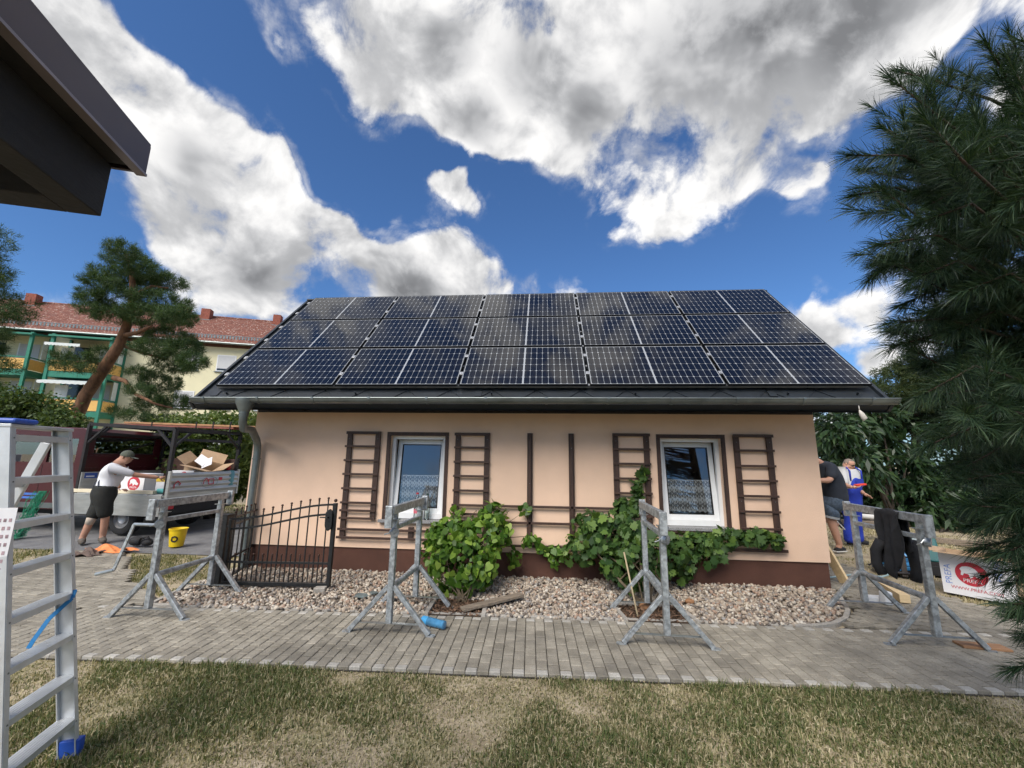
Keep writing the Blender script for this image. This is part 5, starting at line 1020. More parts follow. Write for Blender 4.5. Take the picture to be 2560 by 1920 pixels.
a = h1.lerp(kn,.74); b = MB(); b.tube([a, h1.lerp(kn,.84)], [.136,.132], 16); b.build('turn_up', mat('denim_cuff', (.30,.31,.31), .9), m4, smooth=40)
for f, d in ((f1, Vector((-.9,-.3,0))), (f2, Vector((.5,0,-.6)))):
    b = MB(); b.tube([f-d*.10+Vector((0,0,.03)), f+Vector((0,0,.045)), f+d*.14+Vector((0,0,.03))], [.045,.056,.04], 12); s_ = b.build('sandal', m_under, m4, smooth=0); b = MB(); b.bar(f-d*.12+Vector((0,-.0,.005)), f+d*.17+Vector((0,0,.005)), .10, .022); b.build('sole', m_sock, s_, bevel=.006)
# ================================================================== things lying right of the house
def r5(x, y): return (2000+x*.25316, 1060+y*.25316)
def r6(x, y): return (2000+x*.25316, 1340+y*.25316)
a = onz(*r6(440,470)); tag(MB().bar((9.26,.33,.02),(8.93,.72,1.18),.16,.035,up=(1,.3,.3)).build('leaning_board', m_pine, bevel=.003), 'fresh pine board leaning against the house corner', 'board')
p, q = onz(*r6(1040,630),.05), onz(*r6(850,515),.05); d = (q-p).normalized(); tag(MB().bar(p+Vector((0,0,.01)),p+d*.62+Vector((0,0,.01)),.11,.10).build('timber_offcut', m_pine, bevel=.003), 'square pine offcut lying on the zigzag pavers', 'timber')
m_styro = mat('white_block', (.62,.63,.64), .85, var=.08, scale=30)
p = onz(*r6(745,645)); tag(MB().box((-.14,-.06,0),(.14,.06,.065), rotm(-.15,0,0,p)).build('foam_block', m_styro, bevel=.012), 'flat white block on the pavers under the corner trestle', 'block'); p = onz(*r6(855,675)); tag(MB().box((-.055,-.05,0),(.055,.05,.16), rotm(.2,0,.06,p)).build('foam_offcut', m_styro, bevel=.02), 'upright white offcut beside the flat white block', 'block')
p = onz(*r6(1800,1100)); tag(MB().box((-.20,-.07,0),(.20,.07,.022), rotm(-.12,0,0,(p.x,p.y,0))).build('packing_plank', mat('brown_plank', (.30,.16,.08), .8, var=.2, scale=5, stretch=(1,8,8)), bevel=.003), 'brown plank wedged under the corner trestle foot', 'plank')
# cable reel
p = onz(2272,1440); C0 = Vector((p.x,p.y+.22,0)); reel = thing('cable_reel', 'blue cable wound on a black reel lying on the lawn', 'cable reel', tuple(C0)); m_cab = mat('blue_cable', (.05,.25,.52), .5, var=.2, scale=30); m_lcab = mat('light_cable', (.30,.42,.44), .6)
MB().lathe([(.30,.03),(.32,.05),(.30,.07)], C0, 28).build('flange', m_blk, reel, smooth=40); MB().lathe([(.27,.30),(.28,.315),(.27,.33)], C0, 28).build('flange', mat('reel_blue', (.16,.38,.66), .5), reel, smooth=40)
for k in range(9):
    pts_ = [C0+Vector(((.23+.012*sin(5*a+k))*cos(a), (.23+.012*sin(5*a+k))*sin(a), .085+.023*k+.008*sin(3*a+k*2))) for a in [2*pi*i/28 for i in range(29)]]; MB().tube(pts_, .015, 7, False).build('winding', m_cab, reel, smooth=0)
MB().lathe([(.21,.05),(.21,.31)], C0, 24).build('drum', m_blk, reel)
for k in range(5): a = 2*pi*k/5-1.9; MB().box((-.035,-.012,0),(.035,.012,.33), Matrix.Translation(C0+Vector((.285*cos(a),.285*sin(a),0))) @ Matrix.Rotation(a+pi/2, 4, 'Z')).build('stay', mat('reel_stay', (.06,.05,.045), .7), reel, bevel=.004)
MB().tube([C0+Vector((.0,.02,.33)),C0+Vector((-.03,-.06,.42)),C0+Vector((.05,-.09,.41)),C0+Vector((.06,0,.33))], .022, 8).build('handle', MATS['reel_blue'], reel, smooth=0)
pe = onz(*r6(700,405)); pts_ = [C0+Vector((-.24,-.12,.2)), C0+Vector((-.36,-.22,.10)), pe.lerp(C0,.45)+Vector((0,-.1,.02)), pe+Vector((.15,-.02,.015)), pe+Vector((-.25,.05,.012)), Vector((9.2,.62,.012)), Vector((8.95,.7,.012))]
tag(MB().tube([pts_[0].lerp(pts_[1],.5)]+pts_[1:], .013, 8).build('trailing_cable', m_lcab, smooth=0), 'pale cable trailing from the reel across the pavers', 'cable')
tag(MB().tube([Vector((8.62,-1.1,.60)), onz(*r5(860,1340),.2), onz(*r5(810,1400),.0)], .010, 6).build('hanging_cable', m_blk, smooth=0), 'thin black cable hanging down from the jacket', 'cable')
# green tool case with open lid
p = onz(2345,1445); tc_ = Vector((p.x+.10,p.y+.35,0)); tcase = thing('tool_case', 'open dark green tool case behind the white carton', 'tool case', tuple(tc_)); m_tg = mat('case_green', (.008,.085,.085), .45, var=.1); Mt = Matrix.Translation(tc_) @ Matrix.Rotation(-.35, 4, 'Z')
b = MB(); 
for q in (((-.32,-.2,0),(.32,-.18,.14)), ((-.32,.18,0),(.32,.2,.14)), ((-.32,-.18,0),(-.30,.18,.14)), ((.30,-.18,0),(.32,.18,.14)), ((-.30,-.18,0),(.30,.18,.02))): b.box(*q, Mt)
b.build('lower_shell', m_under, tcase)
Ml = Mt @ Matrix.Translation((0,.21,.14)) @ Matrix.Rotation(-.35, 4, 'X'); lid = MB().box((-.33,-.03,.0),(.33,.04,.40), Ml).build('lid', m_tg, tcase, bevel=.02)
MB().box((-.10,-.045,.33),(.10,-.03,.36), Ml).build('latch', m_zinc, lid); MB().box((-.2,-.034,.20),(.1,-.0305,.23), Ml).build('lettering', m_zinc, lid)
# big white carton with roundel, seen at an angle
A_, B_ = onz(2360,1479), onz(2535,1513); A_.z = B_.z = 0; e_ = (B_-A_).normalized(); n_ = Vector((-e_.y, e_.x, 0)); L_ = (B_-A_).length+.05; Hc = .54; Ang = math.atan2(e_.y, e_.x)
Mx = Matrix.Translation(A_) @ Matrix.Rotation(Ang, 4, 'Z'); bx_ = thing('open_carton', 'big open white carton printed with a red bull roundel and web address', 'box', tuple(A_))
MB().box((0,0,0),(L_,.008,Hc), Mx).build('front', m_carton, bx_); MB().box((0,.42,0),(L_,.428,Hc), Mx).build('back', m_card, bx_); MB().box((0,.008,0),(.008,.42,Hc), Mx).build('end', m_card, bx_); MB().box((L_-.008,.008,0),(L_,.42,Hc), Mx).build('end', m_card, bx_); MB().box((.008,.008,0),(L_-.008,.42,.008), Mx).build('bottom', m_card, bx_)
for (M2, sz) in ((Mx @ Matrix.Translation((0,.004,Hc)) @ Matrix.Rotation(1.45, 4, 'X'), (L_,.24)), (Mx @ Matrix.Translation((0,.424,Hc)) @ Matrix.Rotation(-1.9, 4, 'X'), (L_,.20))): MB().box((.0,-.004,.004),(sz[0],.004,sz[1]), M2).build('flap', m_card, bx_)
MB().box((-.004,0,.0),(.004,.42,.2), Mx @ Matrix.Translation((0,.0,Hc+.003)) @ Matrix.Rotation(-1.5, 4, 'Y')).build('flap', m_card, bx_)
ring_logo(bx_, Mx @ Matrix.Translation((L_*.44,-.001,Hc*.55)) @ Matrix.Rotation(pi/2, 4, 'X'), .155, 'PREFA', 'WWW.PREFA.COM')
m_blp = mat('pale_blue_print', (.16,.26,.58), .6)
for k in range(2): text('side_print', 'PREFA', .095, m_blp, bx_, Mx @ Matrix.Translation((.075+k*(L_*.70),-.001,Hc*(.48 if k == 0 else .72))) @ Matrix.Rotation(pi/2, 4, 'X') @ Matrix.Rotation(pi/2, 4, 'Z'), .0006)
# rag hanging from the gutter
p = ony(2147,1015,-.86); p.z = 2.53; b = MB(); b.tube([p, p+Vector((.0,0,-.07))], .006, 6); b.tube([p+Vector((0,0,-.06)), p+Vector((.02,0,-.11)), p+Vector((.05,0,-.17)), p+Vector((.03,0,-.20))], [.008,.03,.035,.008], 9); tag(b.build('white_rag', mat('rag', (.55,.52,.47), .9), smooth=0), 'small white rag tied under the right end of the gutter', 'rag')
# low timber edging and pipe beyond the men
p, q = onz(2316,1352), onz(2490,1373); tag(MB().bar(p+Vector((0,0,.05)),q+Vector((0,0,.05)),.08,.12).build('garden_edging', m_oldw, bevel=.01), 'weathered timber edging at the far border of the lawn', 'edging')
p = ony(2152,1288,4.3); q = ony(2190,1292,4.3); tag(MB().tube([p+Vector((0,0,-.02)),q+Vector((.2,0,-.03))], .06, 10).build('pale_pipe', m_sock, smooth=40), 'pale pipe lying behind the man in overalls', 'pipe')
p = onz(2175,1350); tag(MB().box((-.5,-.12,.30),(.75,.15,.42), rotm(0,0,0,(p.x+.1,4.35,0))).build('wood_sawhorse', m_oldw, bevel=.01), 'weathered plank stack behind the man in overalls', 'plank stack')
# ================================================================== background: trees, shrubs, apartment block
def blades(cent, nrm, n, L, w, spread=.9, up=.25, jit=.06, curve=0., quad=False):
    """n thin leaf faces at each of the centres, fanning out about each centre's direction"""
    c = np.repeat(np.asarray(cent), n, 0); d0 = np.repeat(np.asarray(nrm), n, 0); k = len(c)
    d = d0+rng.normal(0, spread, (k,3)); d[:,2] += up; d /= np.linalg.norm(d, axis=1)[:,None]+1e-9
    s = np.cross(d, rng.normal(size=(k,3))); s /= np.linalg.norm(s, axis=1)[:,None]+1e-9
    ll = (L*rng.uniform(.6,1.3,k))[:,None]; ww = (w*rng.uniform(.7,1.3,k))[:,None]; b = c+rng.normal(0, jit, (k,3))
    if quad:
        dr = np.zeros((k,3)); dr[:,2] = -curve*ll[:,0]; V = np.stack([b, b+d*ll*.45+s*ww+dr*.3, b+d*ll+dr, b+d*ll*.45-s*ww+dr*.3], 1); return V.reshape(-1,3), np.arange(k*4).reshape(-1,4)
    V = np.stack([b-s*ww*.5, b+s*ww*.5, b+d*ll], 1); return V.reshape(-1,3), np.arange(k*3).reshape(-1,3)
def lobe_points(lobes, n, shell=.55):
    P = []; Nn = []; tot = sum(l[4] for l in lobes)
    for (c, rx, ry, rz, w) in lobes:
        m = max(1, int(n*w/tot)); d = rng.normal(size=(m,3)); d /= np.linalg.norm(d, axis=1)[:,None]; r = rng.uniform(shell, 1, (m,1))**.7
        P.append(np.array(c)+d*r*np.array([rx,ry,rz])); Nn.append(d)
    return np.concatenate(P), np.concatenate(Nn)
def imlobes(lst, depth, dj=.5, asp=1., flat=1.):        # lobes given by their place in the photograph -> ellipsoids at the tree's own distance
    out = []
    for (px, py, rx, ry) in lst:
        d = depth+random.uniform(-dj, dj); k = d/FPX; out.append((tuple(cp(px,py,d)), rx*k, max(rx,ry)*k*asp, ry*k*flat, rx*ry))
    return out
m_needle = leafmat('pine_needles', [(.022,.045,.016),(.035,.07,.022),(.055,.10,.03),(.08,.13,.042)], .6, .22)
m_bark = mat('pine_bark', (.17,.085,.045), .9, var=.45, scale=3.5, stretch=(2,2,.7), bump=.9, bscale=9, dirt=.5, dcol=(.09,.06,.045)); m_barkd = mat('dark_bark', (.05,.038,.028), .9, var=.4, scale=6, bump=.6)
random.seed(21)
def trunk_px(pts, d, r, name, m, par, n=10): MB().tube([cp(x, y, d+dd) for x, y, dd in pts], r, n).build(name, m, par, smooth=0)
PD = 15.
pb_ = cp(178,1128,PD); pine = thing('pine_tree', 'tall pine with bent orange trunk in front of the apartment block', 'tree', (pb_.x,pb_.y,-.03))
trunk_px([(172,1235,0),(182,1100,0),(192,1040,0),(214,988,0),(258,925,0),(298,862,0),(318,812,0),(332,745,0),(330,680,0),(312,630,0)], PD, [.24,.22,.205,.195,.18,.165,.135,.11,.075,.04], 'trunk', m_bark, pine, 14)
for pts_, r in [([(285,945,0),(312,952,-.2),(338,985,-.3)],[.10,.08,.05]),([(310,838,0),(345,832,-.3),(380,815,-.5)],[.10,.07,.04]),([(262,918,0),(230,900,.3),(190,905,.5)],[.08,.06,.03]),([(320,800,0),(290,770,.3),(250,765,.5)],[.08,.05,.03]),([(330,740,0),(380,715,.2),(420,720,.3)],[.07,.05,.03]),([(300,860,0),(350,880,.4),(420,900,.6)],[.08,.06,.03]),([(338,985,-.3),(390,1010,-.3),(430,1020,-.2)],[.06,.045,.03])]: trunk_px(pts_, PD, r, 'limb', m_bark, pine, 8)
lob = imlobes([(308,625,38,28),(325,655,60,35),(290,690,60,30),(360,680,55,34),(255,705,45,22),(415,705,48,30),(330,715,70,32),(300,750,85,26),(400,755,70,34),(240,750,42,20),(440,790,45,40),(370,790,75,34),(290,790,60,24),(230,775,40,14),(420,840,60,34),(460,870,42,38),(385,870,50,26),(480,905,34,32),(430,910,52,40),(400,960,50,40),(380,1010,42,36),(430,1005,45,30),(345,975,30,20),(415,1050,55,22),(300,1030,30,12),(330,1040,35,14),(170,900,45,12),(215,895,46,14),(180,918,48,14),(235,920,40,14),(150,890,20,8),(275,880,34,14),(350,930,30,20)], PD, 1.1, .9, .62)
P, Nn = lobe_points(lob, 3000, .5); V, Fc = blades(P, Nn*.7, 34, .17, .014, .8, .45, .05); npmesh('crown', V, Fc, m_needle, pine)
# second conifer at the left edge
eb = cp(-75,1128,14.); edge = thing('conifer_tree', 'dark conifer whose branch ends reach in at the upper left edge', 'tree', (eb.x,eb.y,-.03)); trunk_px([(-70,1240,0),(-70,1000,0),(-60,750,0),(-55,520,0)], 14., [.25,.22,.15,.06], 'trunk', m_barkd, edge)
lob = imlobes([(-20,580,45,14),(-15,610,42,14),(-30,640,38,16),(-20,675,45,18),(-25,700,48,14),(10,750,62,22),(20,775,52,22),(-10,790,60,18),(-10,830,40,18),(-20,870,30,12),(-5,905,45,10),(5,920,40,10),(-40,960,40,20),(-70,700,60,60),(-80,850,70,70)], 14., .5, 1., .9)
P, Nn = lobe_points(lob, 1000, .3); V, Fc = blades(P, Nn*.6, 30, .17, .015, .8, .2, .06); npmesh('crown', V, Fc, m_needle, edge)
# shrubs behind the truck
m_shr = leafmat('shrub_leaves', [(.03,.055,.015),(.05,.085,.02),(.075,.115,.028),(.11,.155,.045)], .55, .25); m_shl = leafmat('light_shrub_leaves', [(.05,.085,.02),(.08,.125,.03),(.12,.17,.045),(.17,.22,.07)], .5, .3)
def shrub(name, label, cat, lst, depth, n, per, L, w, m, base, quad=True, dj=.6, shell=.45, spread=.9, up=.1, curve=.15, asp=.8, stems=5, jit=.1):
    p = base if isinstance(base, Vector) else cp(base[0], base[1], depth); t = thing(name, label, cat, (p.x, p.y, -.03)); lob = imlobes(lst, depth, dj, asp)
    P, Nn = lobe_points(lob, n, shell); ok = P[:,2] > .02; P, Nn = P[ok], Nn[ok]; V, Fc = blades(P, Nn*.8, per, L, w, spread, up, jit, curve, quad); npmesh('crown', V, Fc, m, t, None)
    for _ in range(stems):
        c, rx, ry, rz, w_ = random.choice(lob); MB().tube([(p.x+random.uniform(-.2,.2),p.y+random.uniform(-.2,.2),-.03), Vector((p.x,p.y,0)).lerp(Vector(c),.5)+Vector((0,0,.1)), c], [.05,.035,.015], 6).build('branch', m_barkd, t, smooth=0)
    return t
shrub('dark_shrub', 'dense dark green shrub behind the truck cab and stepladder', 'shrub', [(25,1000,60,30),(105,1022,60,32),(60,1045,85,36),(150,1058,50,28),(0,1035,60,45),(100,1085,85,36),(190,1075,30,18),(20,1100,80,45),(-50,1040,60,60)], 12.5, 1300, 12, .12, .035, m_shr, (60,1128))
shrub('light_shrub', 'light green sprawling shrub behind the truck bed and downspout', 'shrub', [(470,1070,70,28),(540,1062,60,30),(600,1075,50,40),(450,1110,70,34),(540,1110,80,40),(610,1130,40,50),(470,1160,70,40),(560,1170,70,45),(620,1190,30,50),(400,1130,30,30),(520,1220,100,40),(420,1190,50,40),(640,1090,30,60),(660,1150,30,60)], 12.0, 1600, 12, .13, .04, m_shl, (540,1128), stems=8)
# ---- apartment block
BA = CAM+ray(43,1129)*28.; BB = CAM+ray(636,1137)*31.4; BE = (BB-BA); BE.z = 0; BE.normalize(); BRZ = math.atan2(BE.y, BE.x)
apt = thing('apartment_block', 'pale yellow apartment block with red tiled roof and green balconies', 'building', (BA.x,BA.y,0), BRZ, local=True)
m_apt = mat('pale_yellow_render', (.66,.62,.42), .9, var=.05, scale=.8, bump=.1); m_tile = bpy.data.materials.new('clay_tiles'); m_tile.use_nodes = True; T = NT(m_tile.node_tree); b = T.n['Principled BSDF']; co = T.new('ShaderNodeTexCoord').outputs['Object']
nz = T.noise(T.vmath('MULTIPLY', co, (3.2,3.2,3.2)), 1., 5, .7); n2_ = T.noise(T.vmath('MULTIPLY', co, (4.5,4.,4.)), 1.6, 3, .6); c = T.mix(T.mapr(nz, .3, .7), (.10,.035,.025), (.24,.085,.055)); c = T.mix(T.mapr(n2_, .56, .64, 0, .85), c, (.44,.34,.29)); T.set(b, 'Base Color', c); T.set(b, 'Roughness', .85)
m_gl_d = mat('dark_pane', (.02,.024,.028), .12, spec=.6); m_shut = mat('shutter_grey', (.50,.51,.52), .6, var=.03); m_green = mat('green_steel', (.015,.17,.11), .5, var=.1); m_yel = mat('yellow_panel', (.70,.42,.12), .6, var=.06); m_scr = mat('white_screen', (.60,.64,.63), .5, var=.08); m_dkb = mat('dark_brick', (.10,.05,.035), .9)
BX0, BX1, BZ = -16., 30., 10.15
MB().box((BX0,0,-.03),(BX1,10.4,BZ)).build('wall', m_apt, apt); MB().box((BX0-.05,-.06,BZ),(BX1+.05,10.46,BZ+.28)).build('cornice', m_dkb, apt)
rt = MB(); ev = (-.55,10.35); rg = (5.2,14.15); bkv = (10.95,10.35); NR = 22
for i in range(NR):
    t0, t1 = i/NR, (i+1)/NR+.012; y0, z0 = ev[0]+(rg[0]-ev[0])*t0, ev[1]+(rg[1]-ev[1])*t0; y1, z1 = ev[0]+(rg[0]-ev[0])*t1, ev[1]+(rg[1]-ev[1])*t1
    rt.add([(BX0-.3,y0,z0+.05),(BX1+.3,y0,z0+.05),(BX1+.3,y1,z1),(BX0-.3,y1,z1),(BX0-.3,y0,z0-.02),(BX1+.3,y0,z0-.02)], [(0,1,2,3),(4,5,1,0)])
rt.add([(BX0-.3,rg[0],rg[1]),(BX1+.3,rg[0],rg[1]),(BX1+.3,bkv[0],bkv[1]),(BX0-.3,bkv[0],bkv[1])], [(3,2,1,0)]); rt.add([(BX0-.3,ev[0],ev[1]),(BX0-.3,rg[0],rg[1]-.02),(BX0-.3,bkv[0],bkv[1])], [(0,1,2)]); rt.add([(BX1+.3,ev[0],ev[1]),(BX1+.3,rg[0],rg[1]-.02),(BX1+.3,bkv[0],bkv[1])], [(2,1,0)])
rfa = rt.build('roof', m_tile, apt); MB().tube([(BX0-.3,5.2,14.16),(BX1+.3,5.2,14.16)], .12, 8).build('ridge_tiles', m_tile, rfa); MB().tube([(BX0-.3,-.62,10.36),(BX1+.3,-.62,10.36)], .09, 8).build('gutter', m_zinc, rfa)
fb = MB(); fy, fz = ev[0]+5.75*.14, ev[1]+3.8*.14
for i in range(int((BX1-BX0)/.22)): x = BX0+i*.22; fb.box((x,fy,fz+.05),(x+.11,fy+.02,fz+.30))
fb.box((BX0,fy-.01,fz+.29),(BX1,fy+.03,fz+.33)); tag(fb.build('snow_guard', m_zinc, rfa), kind='stuff')
for x0, x1, yy in ((-5.0,-4.3,4.6),(5.75,6.55,4.6),(7.55,8.25,4.6),(13.35,13.98,4.6),(-12,-11.3,4.6)): ch_ = MB().box((x0,4.3,13.2),(x1,4.95,14.62)).build('chimney', mat('chimney_brick', (.24,.075,.05), .9, var=.2, scale=6), rfa); MB().box((x0-.06,4.25,13.2),(x1+.06,5.0,13.62)).build('flashing', m_zinc, ch_)
def win(x0, x1, z0, z1, shut=.86):
    f = MB(); t = .07
    for q in (((x0,-.03,z0),(x0+t,.02,z1)), ((x1-t,-.03,z0),(x1,.02,z1)), ((x0+t,-.03,z1-t),(x1-t,.02,z1)), ((x0+t,-.03,z0),(x1-t,.02,z0+t))): f.box(*q)
    w = f.build('window', m_white, apt); MB().box((x0+t,-.012,z0+t),(x1-t,.015,z1-t)).build('pane', m_gl_d, w); MB().box((x0-.08,-.12,z0-.07),(x1+.08,.01,z0-.005)).build('sill', m_zinc, w)
    if shut: MB().box((x0+t,-.022,z0+t+(z1-z0-2*t)*(1-shut)),(x1-t,-.014,z1-t)).build('shutter', m_shut, w)
for fl, zb_ in enumerate((8.2,5.22,2.3)):
    for xw in (8.68,11.2,14.15,17.0,20.5,24.0,27.0): win(xw,xw+1.33,zb_,zb_+1.33, [.86,.74,.8,1,.5,.86,.9][int(xw*3+fl) % 7])
    for xw in (-14.,-11.5): win(xw,xw+1.33,zb_,zb_+1.33,.5)
# balcony stacks
def balcony(x0, x1, name='balcony'):
    bl = MB(); D = -1.6
    zs = (7.02,4.30)
    for zc in zs:
        s_ = MB().box((x0,D,zc-.12),(x1,0,zc+.28)).build('balcony_slab', m_green, apt)
        MB().box((x0+.05,D-.01,zc+.33),(x1-.05,D+.03,zc+1.05)).build('parapet', m_yel, s_); MB().box((x1-.04,D+.06,zc+.33),(x1+.005,-.1,zc+1.05)).build('parapet', m_yel, s_); MB().box((x0,D+.06,zc+.33),(x0+.03,-.1,zc+1.05)).build('parapet', m_yel, s_)
        MB().box((x0,D-.03,zc+1.12),(x1,D+.05,zc+1.20)).build('handrail', m_green, s_); MB().box((x1-.03,D,zc+1.12),(x1+.03,0,zc+1.20)).build('handrail', m_green, s_)
        MB().box((x1-.03,-.6,zc+1.2),(x1-.005,-.05,zc+2.55)).build('side_screen', m_scr, s_)
        # glazing and doors on the wall behind
        dx = x1-x0; f = MB().box((x0+.25,-.02,zc+.3),(x0+.25+dx*.28,.01,zc+2.4)).build('balcony_door', m_gl_d, apt); MB().box((x0+.18,-.03,zc+.3),(x0+.25,.0,zc+2.45)).build('jamb', m_white, f)
        f = MB().box((x0+dx*.55,-.02,zc+1.0),(x0+dx*.85,.01,zc+2.4)).build('window', m_shut, apt); MB().box((x0+dx*.55-.07,-.03,zc+.95),(x0+dx*.55,.02,zc+2.45)).build('jamb', m_white, f)
    for x in (x0, x1):
        MB().box((x-.09,D-.06,0),(x+.09,D+.10,9.95)).build('balcony_post', m_green, apt); MB().box((x-.07,-.16,0),(x+.07,-.01,9.9)).build('balcony_post', m_green, apt)
    b = MB(); b.add([(x0-.15,D-.25,9.72),(x1+.15,D-.25,9.72),(x1+.15,0,10.02),(x0-.15,0,10.02),(x0-.15,D-.25,9.84),(x1+.15,D-.25,9.84),(x1+.15,0,10.12),(x0-.15,0,10.12)], [(3,2,1,0),(4,5,6,7),(0,1,5,4),(1,2,6,5),(2,3,7,6),(3,0,4,7)]); b.build('canopy', m_green, apt)
for x0, x1 in ((-3.4,.55),(1.75,5.15),(-8.2,-4.3)): balcony(x0, x1)
m_awn = bpy.data.materials.new('striped_awning'); m_awn.use_nodes = True; T = NT(m_awn.node_tree); b = T.n['Principled BSDF']; sx3 = T.new('ShaderNodeSeparateXYZ', ins={0: T.new('ShaderNodeTexCoord').outputs['Object']}).outputs[0]
T.set(b, 'Base Color', T.mix(T.mapr(T.math('SINE', T.math('MULTIPLY', sx3, 2*pi/.34)), -.15, .15), (.66,.70,.70), (.26,.32,.32))); b.inputs['Roughness'].default_value = .8
def awning(x0, x1, z):
    b = MB(); b.add([(x0-.25,-2.15,z-.42),(x1+.1,-2.15,z-.42),(x1,-.05,z+.05),(x0,-.05,z+.05)], [(0,1,2,3)]); o = b.build('awning', m_awn, apt); b = MB(); n = 40; V = []
    for i in range(n+1): x = x0-.25+(x1-x0+.35)*i/n; V += [(x,-2.16,z-.42),(x,-2.16,z-.58-.05*abs(sin(i*.8)))]
    b.add(V, [(2*i,2*i+2,2*i+3,2*i+1) for i in range(n)]); b.build('valance', m_scr, o)
awning(2.0,5.0,6.98); awning(1.95,3.6,9.62)
# balcony interiors: white drying screens
for x0, z in ((2.05,7.95),(2.15,5.25)): MB().box((x0,-1.2,z-.1),(x0+.75,-1.17,z+1.15)).build('wind_screen', m_scr, apt)
# ================================================================== right-hand greenery
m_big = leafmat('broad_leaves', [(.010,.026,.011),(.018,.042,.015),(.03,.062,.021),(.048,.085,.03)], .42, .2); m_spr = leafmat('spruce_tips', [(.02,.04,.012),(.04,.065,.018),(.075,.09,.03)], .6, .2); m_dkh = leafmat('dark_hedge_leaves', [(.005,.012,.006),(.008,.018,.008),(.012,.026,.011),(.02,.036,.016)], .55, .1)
random.seed(5)
shrub('broadleaf_shrub', 'big dark broad-leaved shrub behind the man in overalls', 'shrub', [(2120,1070,60,40),(2200,1040,60,45),(2180,1110,70,50),(2270,1100,70,55),(2240,1170,90,60),(2330,1180,70,60),(2150,1160,60,50),(2300,1250,90,55),(2200,1240,80,50),(2390,1230,50,50),(2110,1130,50,45),(2350,1290,60,30),(2420,1290,50,30),(2090,1080,40,60),(2080,1170,40,50)], 12.2, 950, 7, .26, .048, m_big, (2230,1165), dj=1.1, spread=.55, up=-.35, curve=.45, asp=.7, stems=8, jit=.05)
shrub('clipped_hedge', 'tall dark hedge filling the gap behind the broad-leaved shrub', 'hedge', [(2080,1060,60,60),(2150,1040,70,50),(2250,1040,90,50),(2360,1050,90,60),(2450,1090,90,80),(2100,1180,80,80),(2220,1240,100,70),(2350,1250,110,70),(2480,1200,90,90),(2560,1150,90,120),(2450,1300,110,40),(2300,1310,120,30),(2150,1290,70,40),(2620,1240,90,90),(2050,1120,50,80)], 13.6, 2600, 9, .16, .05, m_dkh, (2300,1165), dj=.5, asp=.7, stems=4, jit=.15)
sb_ = cp(2290,1165,13.4); spt = thing('spruce_tree', 'yellowish spruce rising above the hedge behind the gutter end', 'tree', (sb_.x,sb_.y,-.03)); MB().tube([cp(2290,1330,13.4),cp(2290,1100,13.4),cp(2285,890,13.4)], [.16,.12,.03], 8).build('trunk', m_barkd, spt, smooth=0)
lob = imlobes([(2255,905,30,14),(2235,930,45,16),(2290,925,45,18),(2250,955,65,18),(2310,960,50,18),(2230,985,60,20),(2300,990,60,22),(2260,1015,75,20),(2200,1010,40,16),(2195,970,22,10),(2330,1010,50,24),(2185,1040,60,16),(2280,880,16,20)], 13.4, .5, 1., .8); P, Nn = lobe_points(lob, 900, .3); V, Fc = blades(P, Nn*.6+np.array([0,0,-.2]), 26, .15, .022, .7, .0, .06); npmesh('crown', V, Fc, m_spr, spt)
rb_ = cp(2430,1165,12.8); rtr = thing('dark_conifer', 'dark conifer mass behind the near pine branches', 'tree', (rb_.x,rb_.y,-.03)); MB().tube([cp(2450,1330,12.8),cp(2450,1000,12.8),cp(2445,800,12.8)], [.2,.14,.04], 8).build('trunk', m_barkd, rtr, smooth=0)
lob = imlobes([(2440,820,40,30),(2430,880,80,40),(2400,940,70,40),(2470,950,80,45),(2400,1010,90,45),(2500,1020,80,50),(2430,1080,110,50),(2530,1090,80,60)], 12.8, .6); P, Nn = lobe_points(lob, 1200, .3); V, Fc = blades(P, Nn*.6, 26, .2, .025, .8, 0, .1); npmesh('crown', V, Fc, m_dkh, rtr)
shrub('border_plant', 'low leafy plant at the lawn border beside the timber edging', 'plant', [(2365,1340,26,12),(2390,1335,22,12),(2345,1345,15,8)], 11.0, 60, 10, .16, .05, m_shr, (2370,1350), stems=2, dj=.2)
# ================================================================== foreground: stepladder, roof corner, near pine
m_ladder = mat('ladder_aluminium', (.62,.64,.65), .42, .5, var=.10, scale=7, dirt=.30, dcol=(.46,.47,.47), bump=.05, bscale=50); m_lblue2 = mat('ladder_blue', (.02,.08,.40), .45)
lad = thing('stepladder', 'aluminium stepladder with blue feet standing on the lawn edge', 'ladder', (2.01,-4.175,-.02), .358, local=True)
def lf_(y, z): t = z/1.94; return Vector((-.34*t, y*(1-.13*t), z))
for s in (-1, 1):
    a, c = lf_(s*.258,.0), lf_(s*.258,1.94); up_ = Vector((1,0,.175))
    MB().bar(a, c, .085, .012, up=(0,s,0)).build('stile', m_ladder, lad)
    for dx in (-.0425, .0425):
        o_ = Vector((dx,0,0)); MB().bar(a+o_+Vector((0,-s*.014,0)), c+o_+Vector((0,-s*.014,0)), .006, .030, up=(0,s,0)).build('stile_flange', m_ladder, lad)
    ft_ = MB().box((-.052,-.026,-.01),(.052,.026,.085), Matrix.Translation(a)); ft_.build('foot_cap', m_lblue2, lad, bevel=.006)
    ra, rc = Vector((-.98,s*.285,0)), Vector((-.40,s*.205,1.86)); MB().bar(ra, rc, .050, .024, up=(0,1,0)).build('rear_stile', m_ladder, lad, bevel=.003); MB().box((-.035,-.022,-.005),(.035,.022,.06), Matrix.Translation(ra)).build('foot_cap', m_lblue2, lad, bevel=.005)
for z in (.35,1.05,1.6): t = z/1.86; MB().bar((-.98+.58*t,-.285+.08*t,z),(-.98+.58*t,.285-.08*t,z),.022,.04).build('rear_brace', m_ladder, lad)
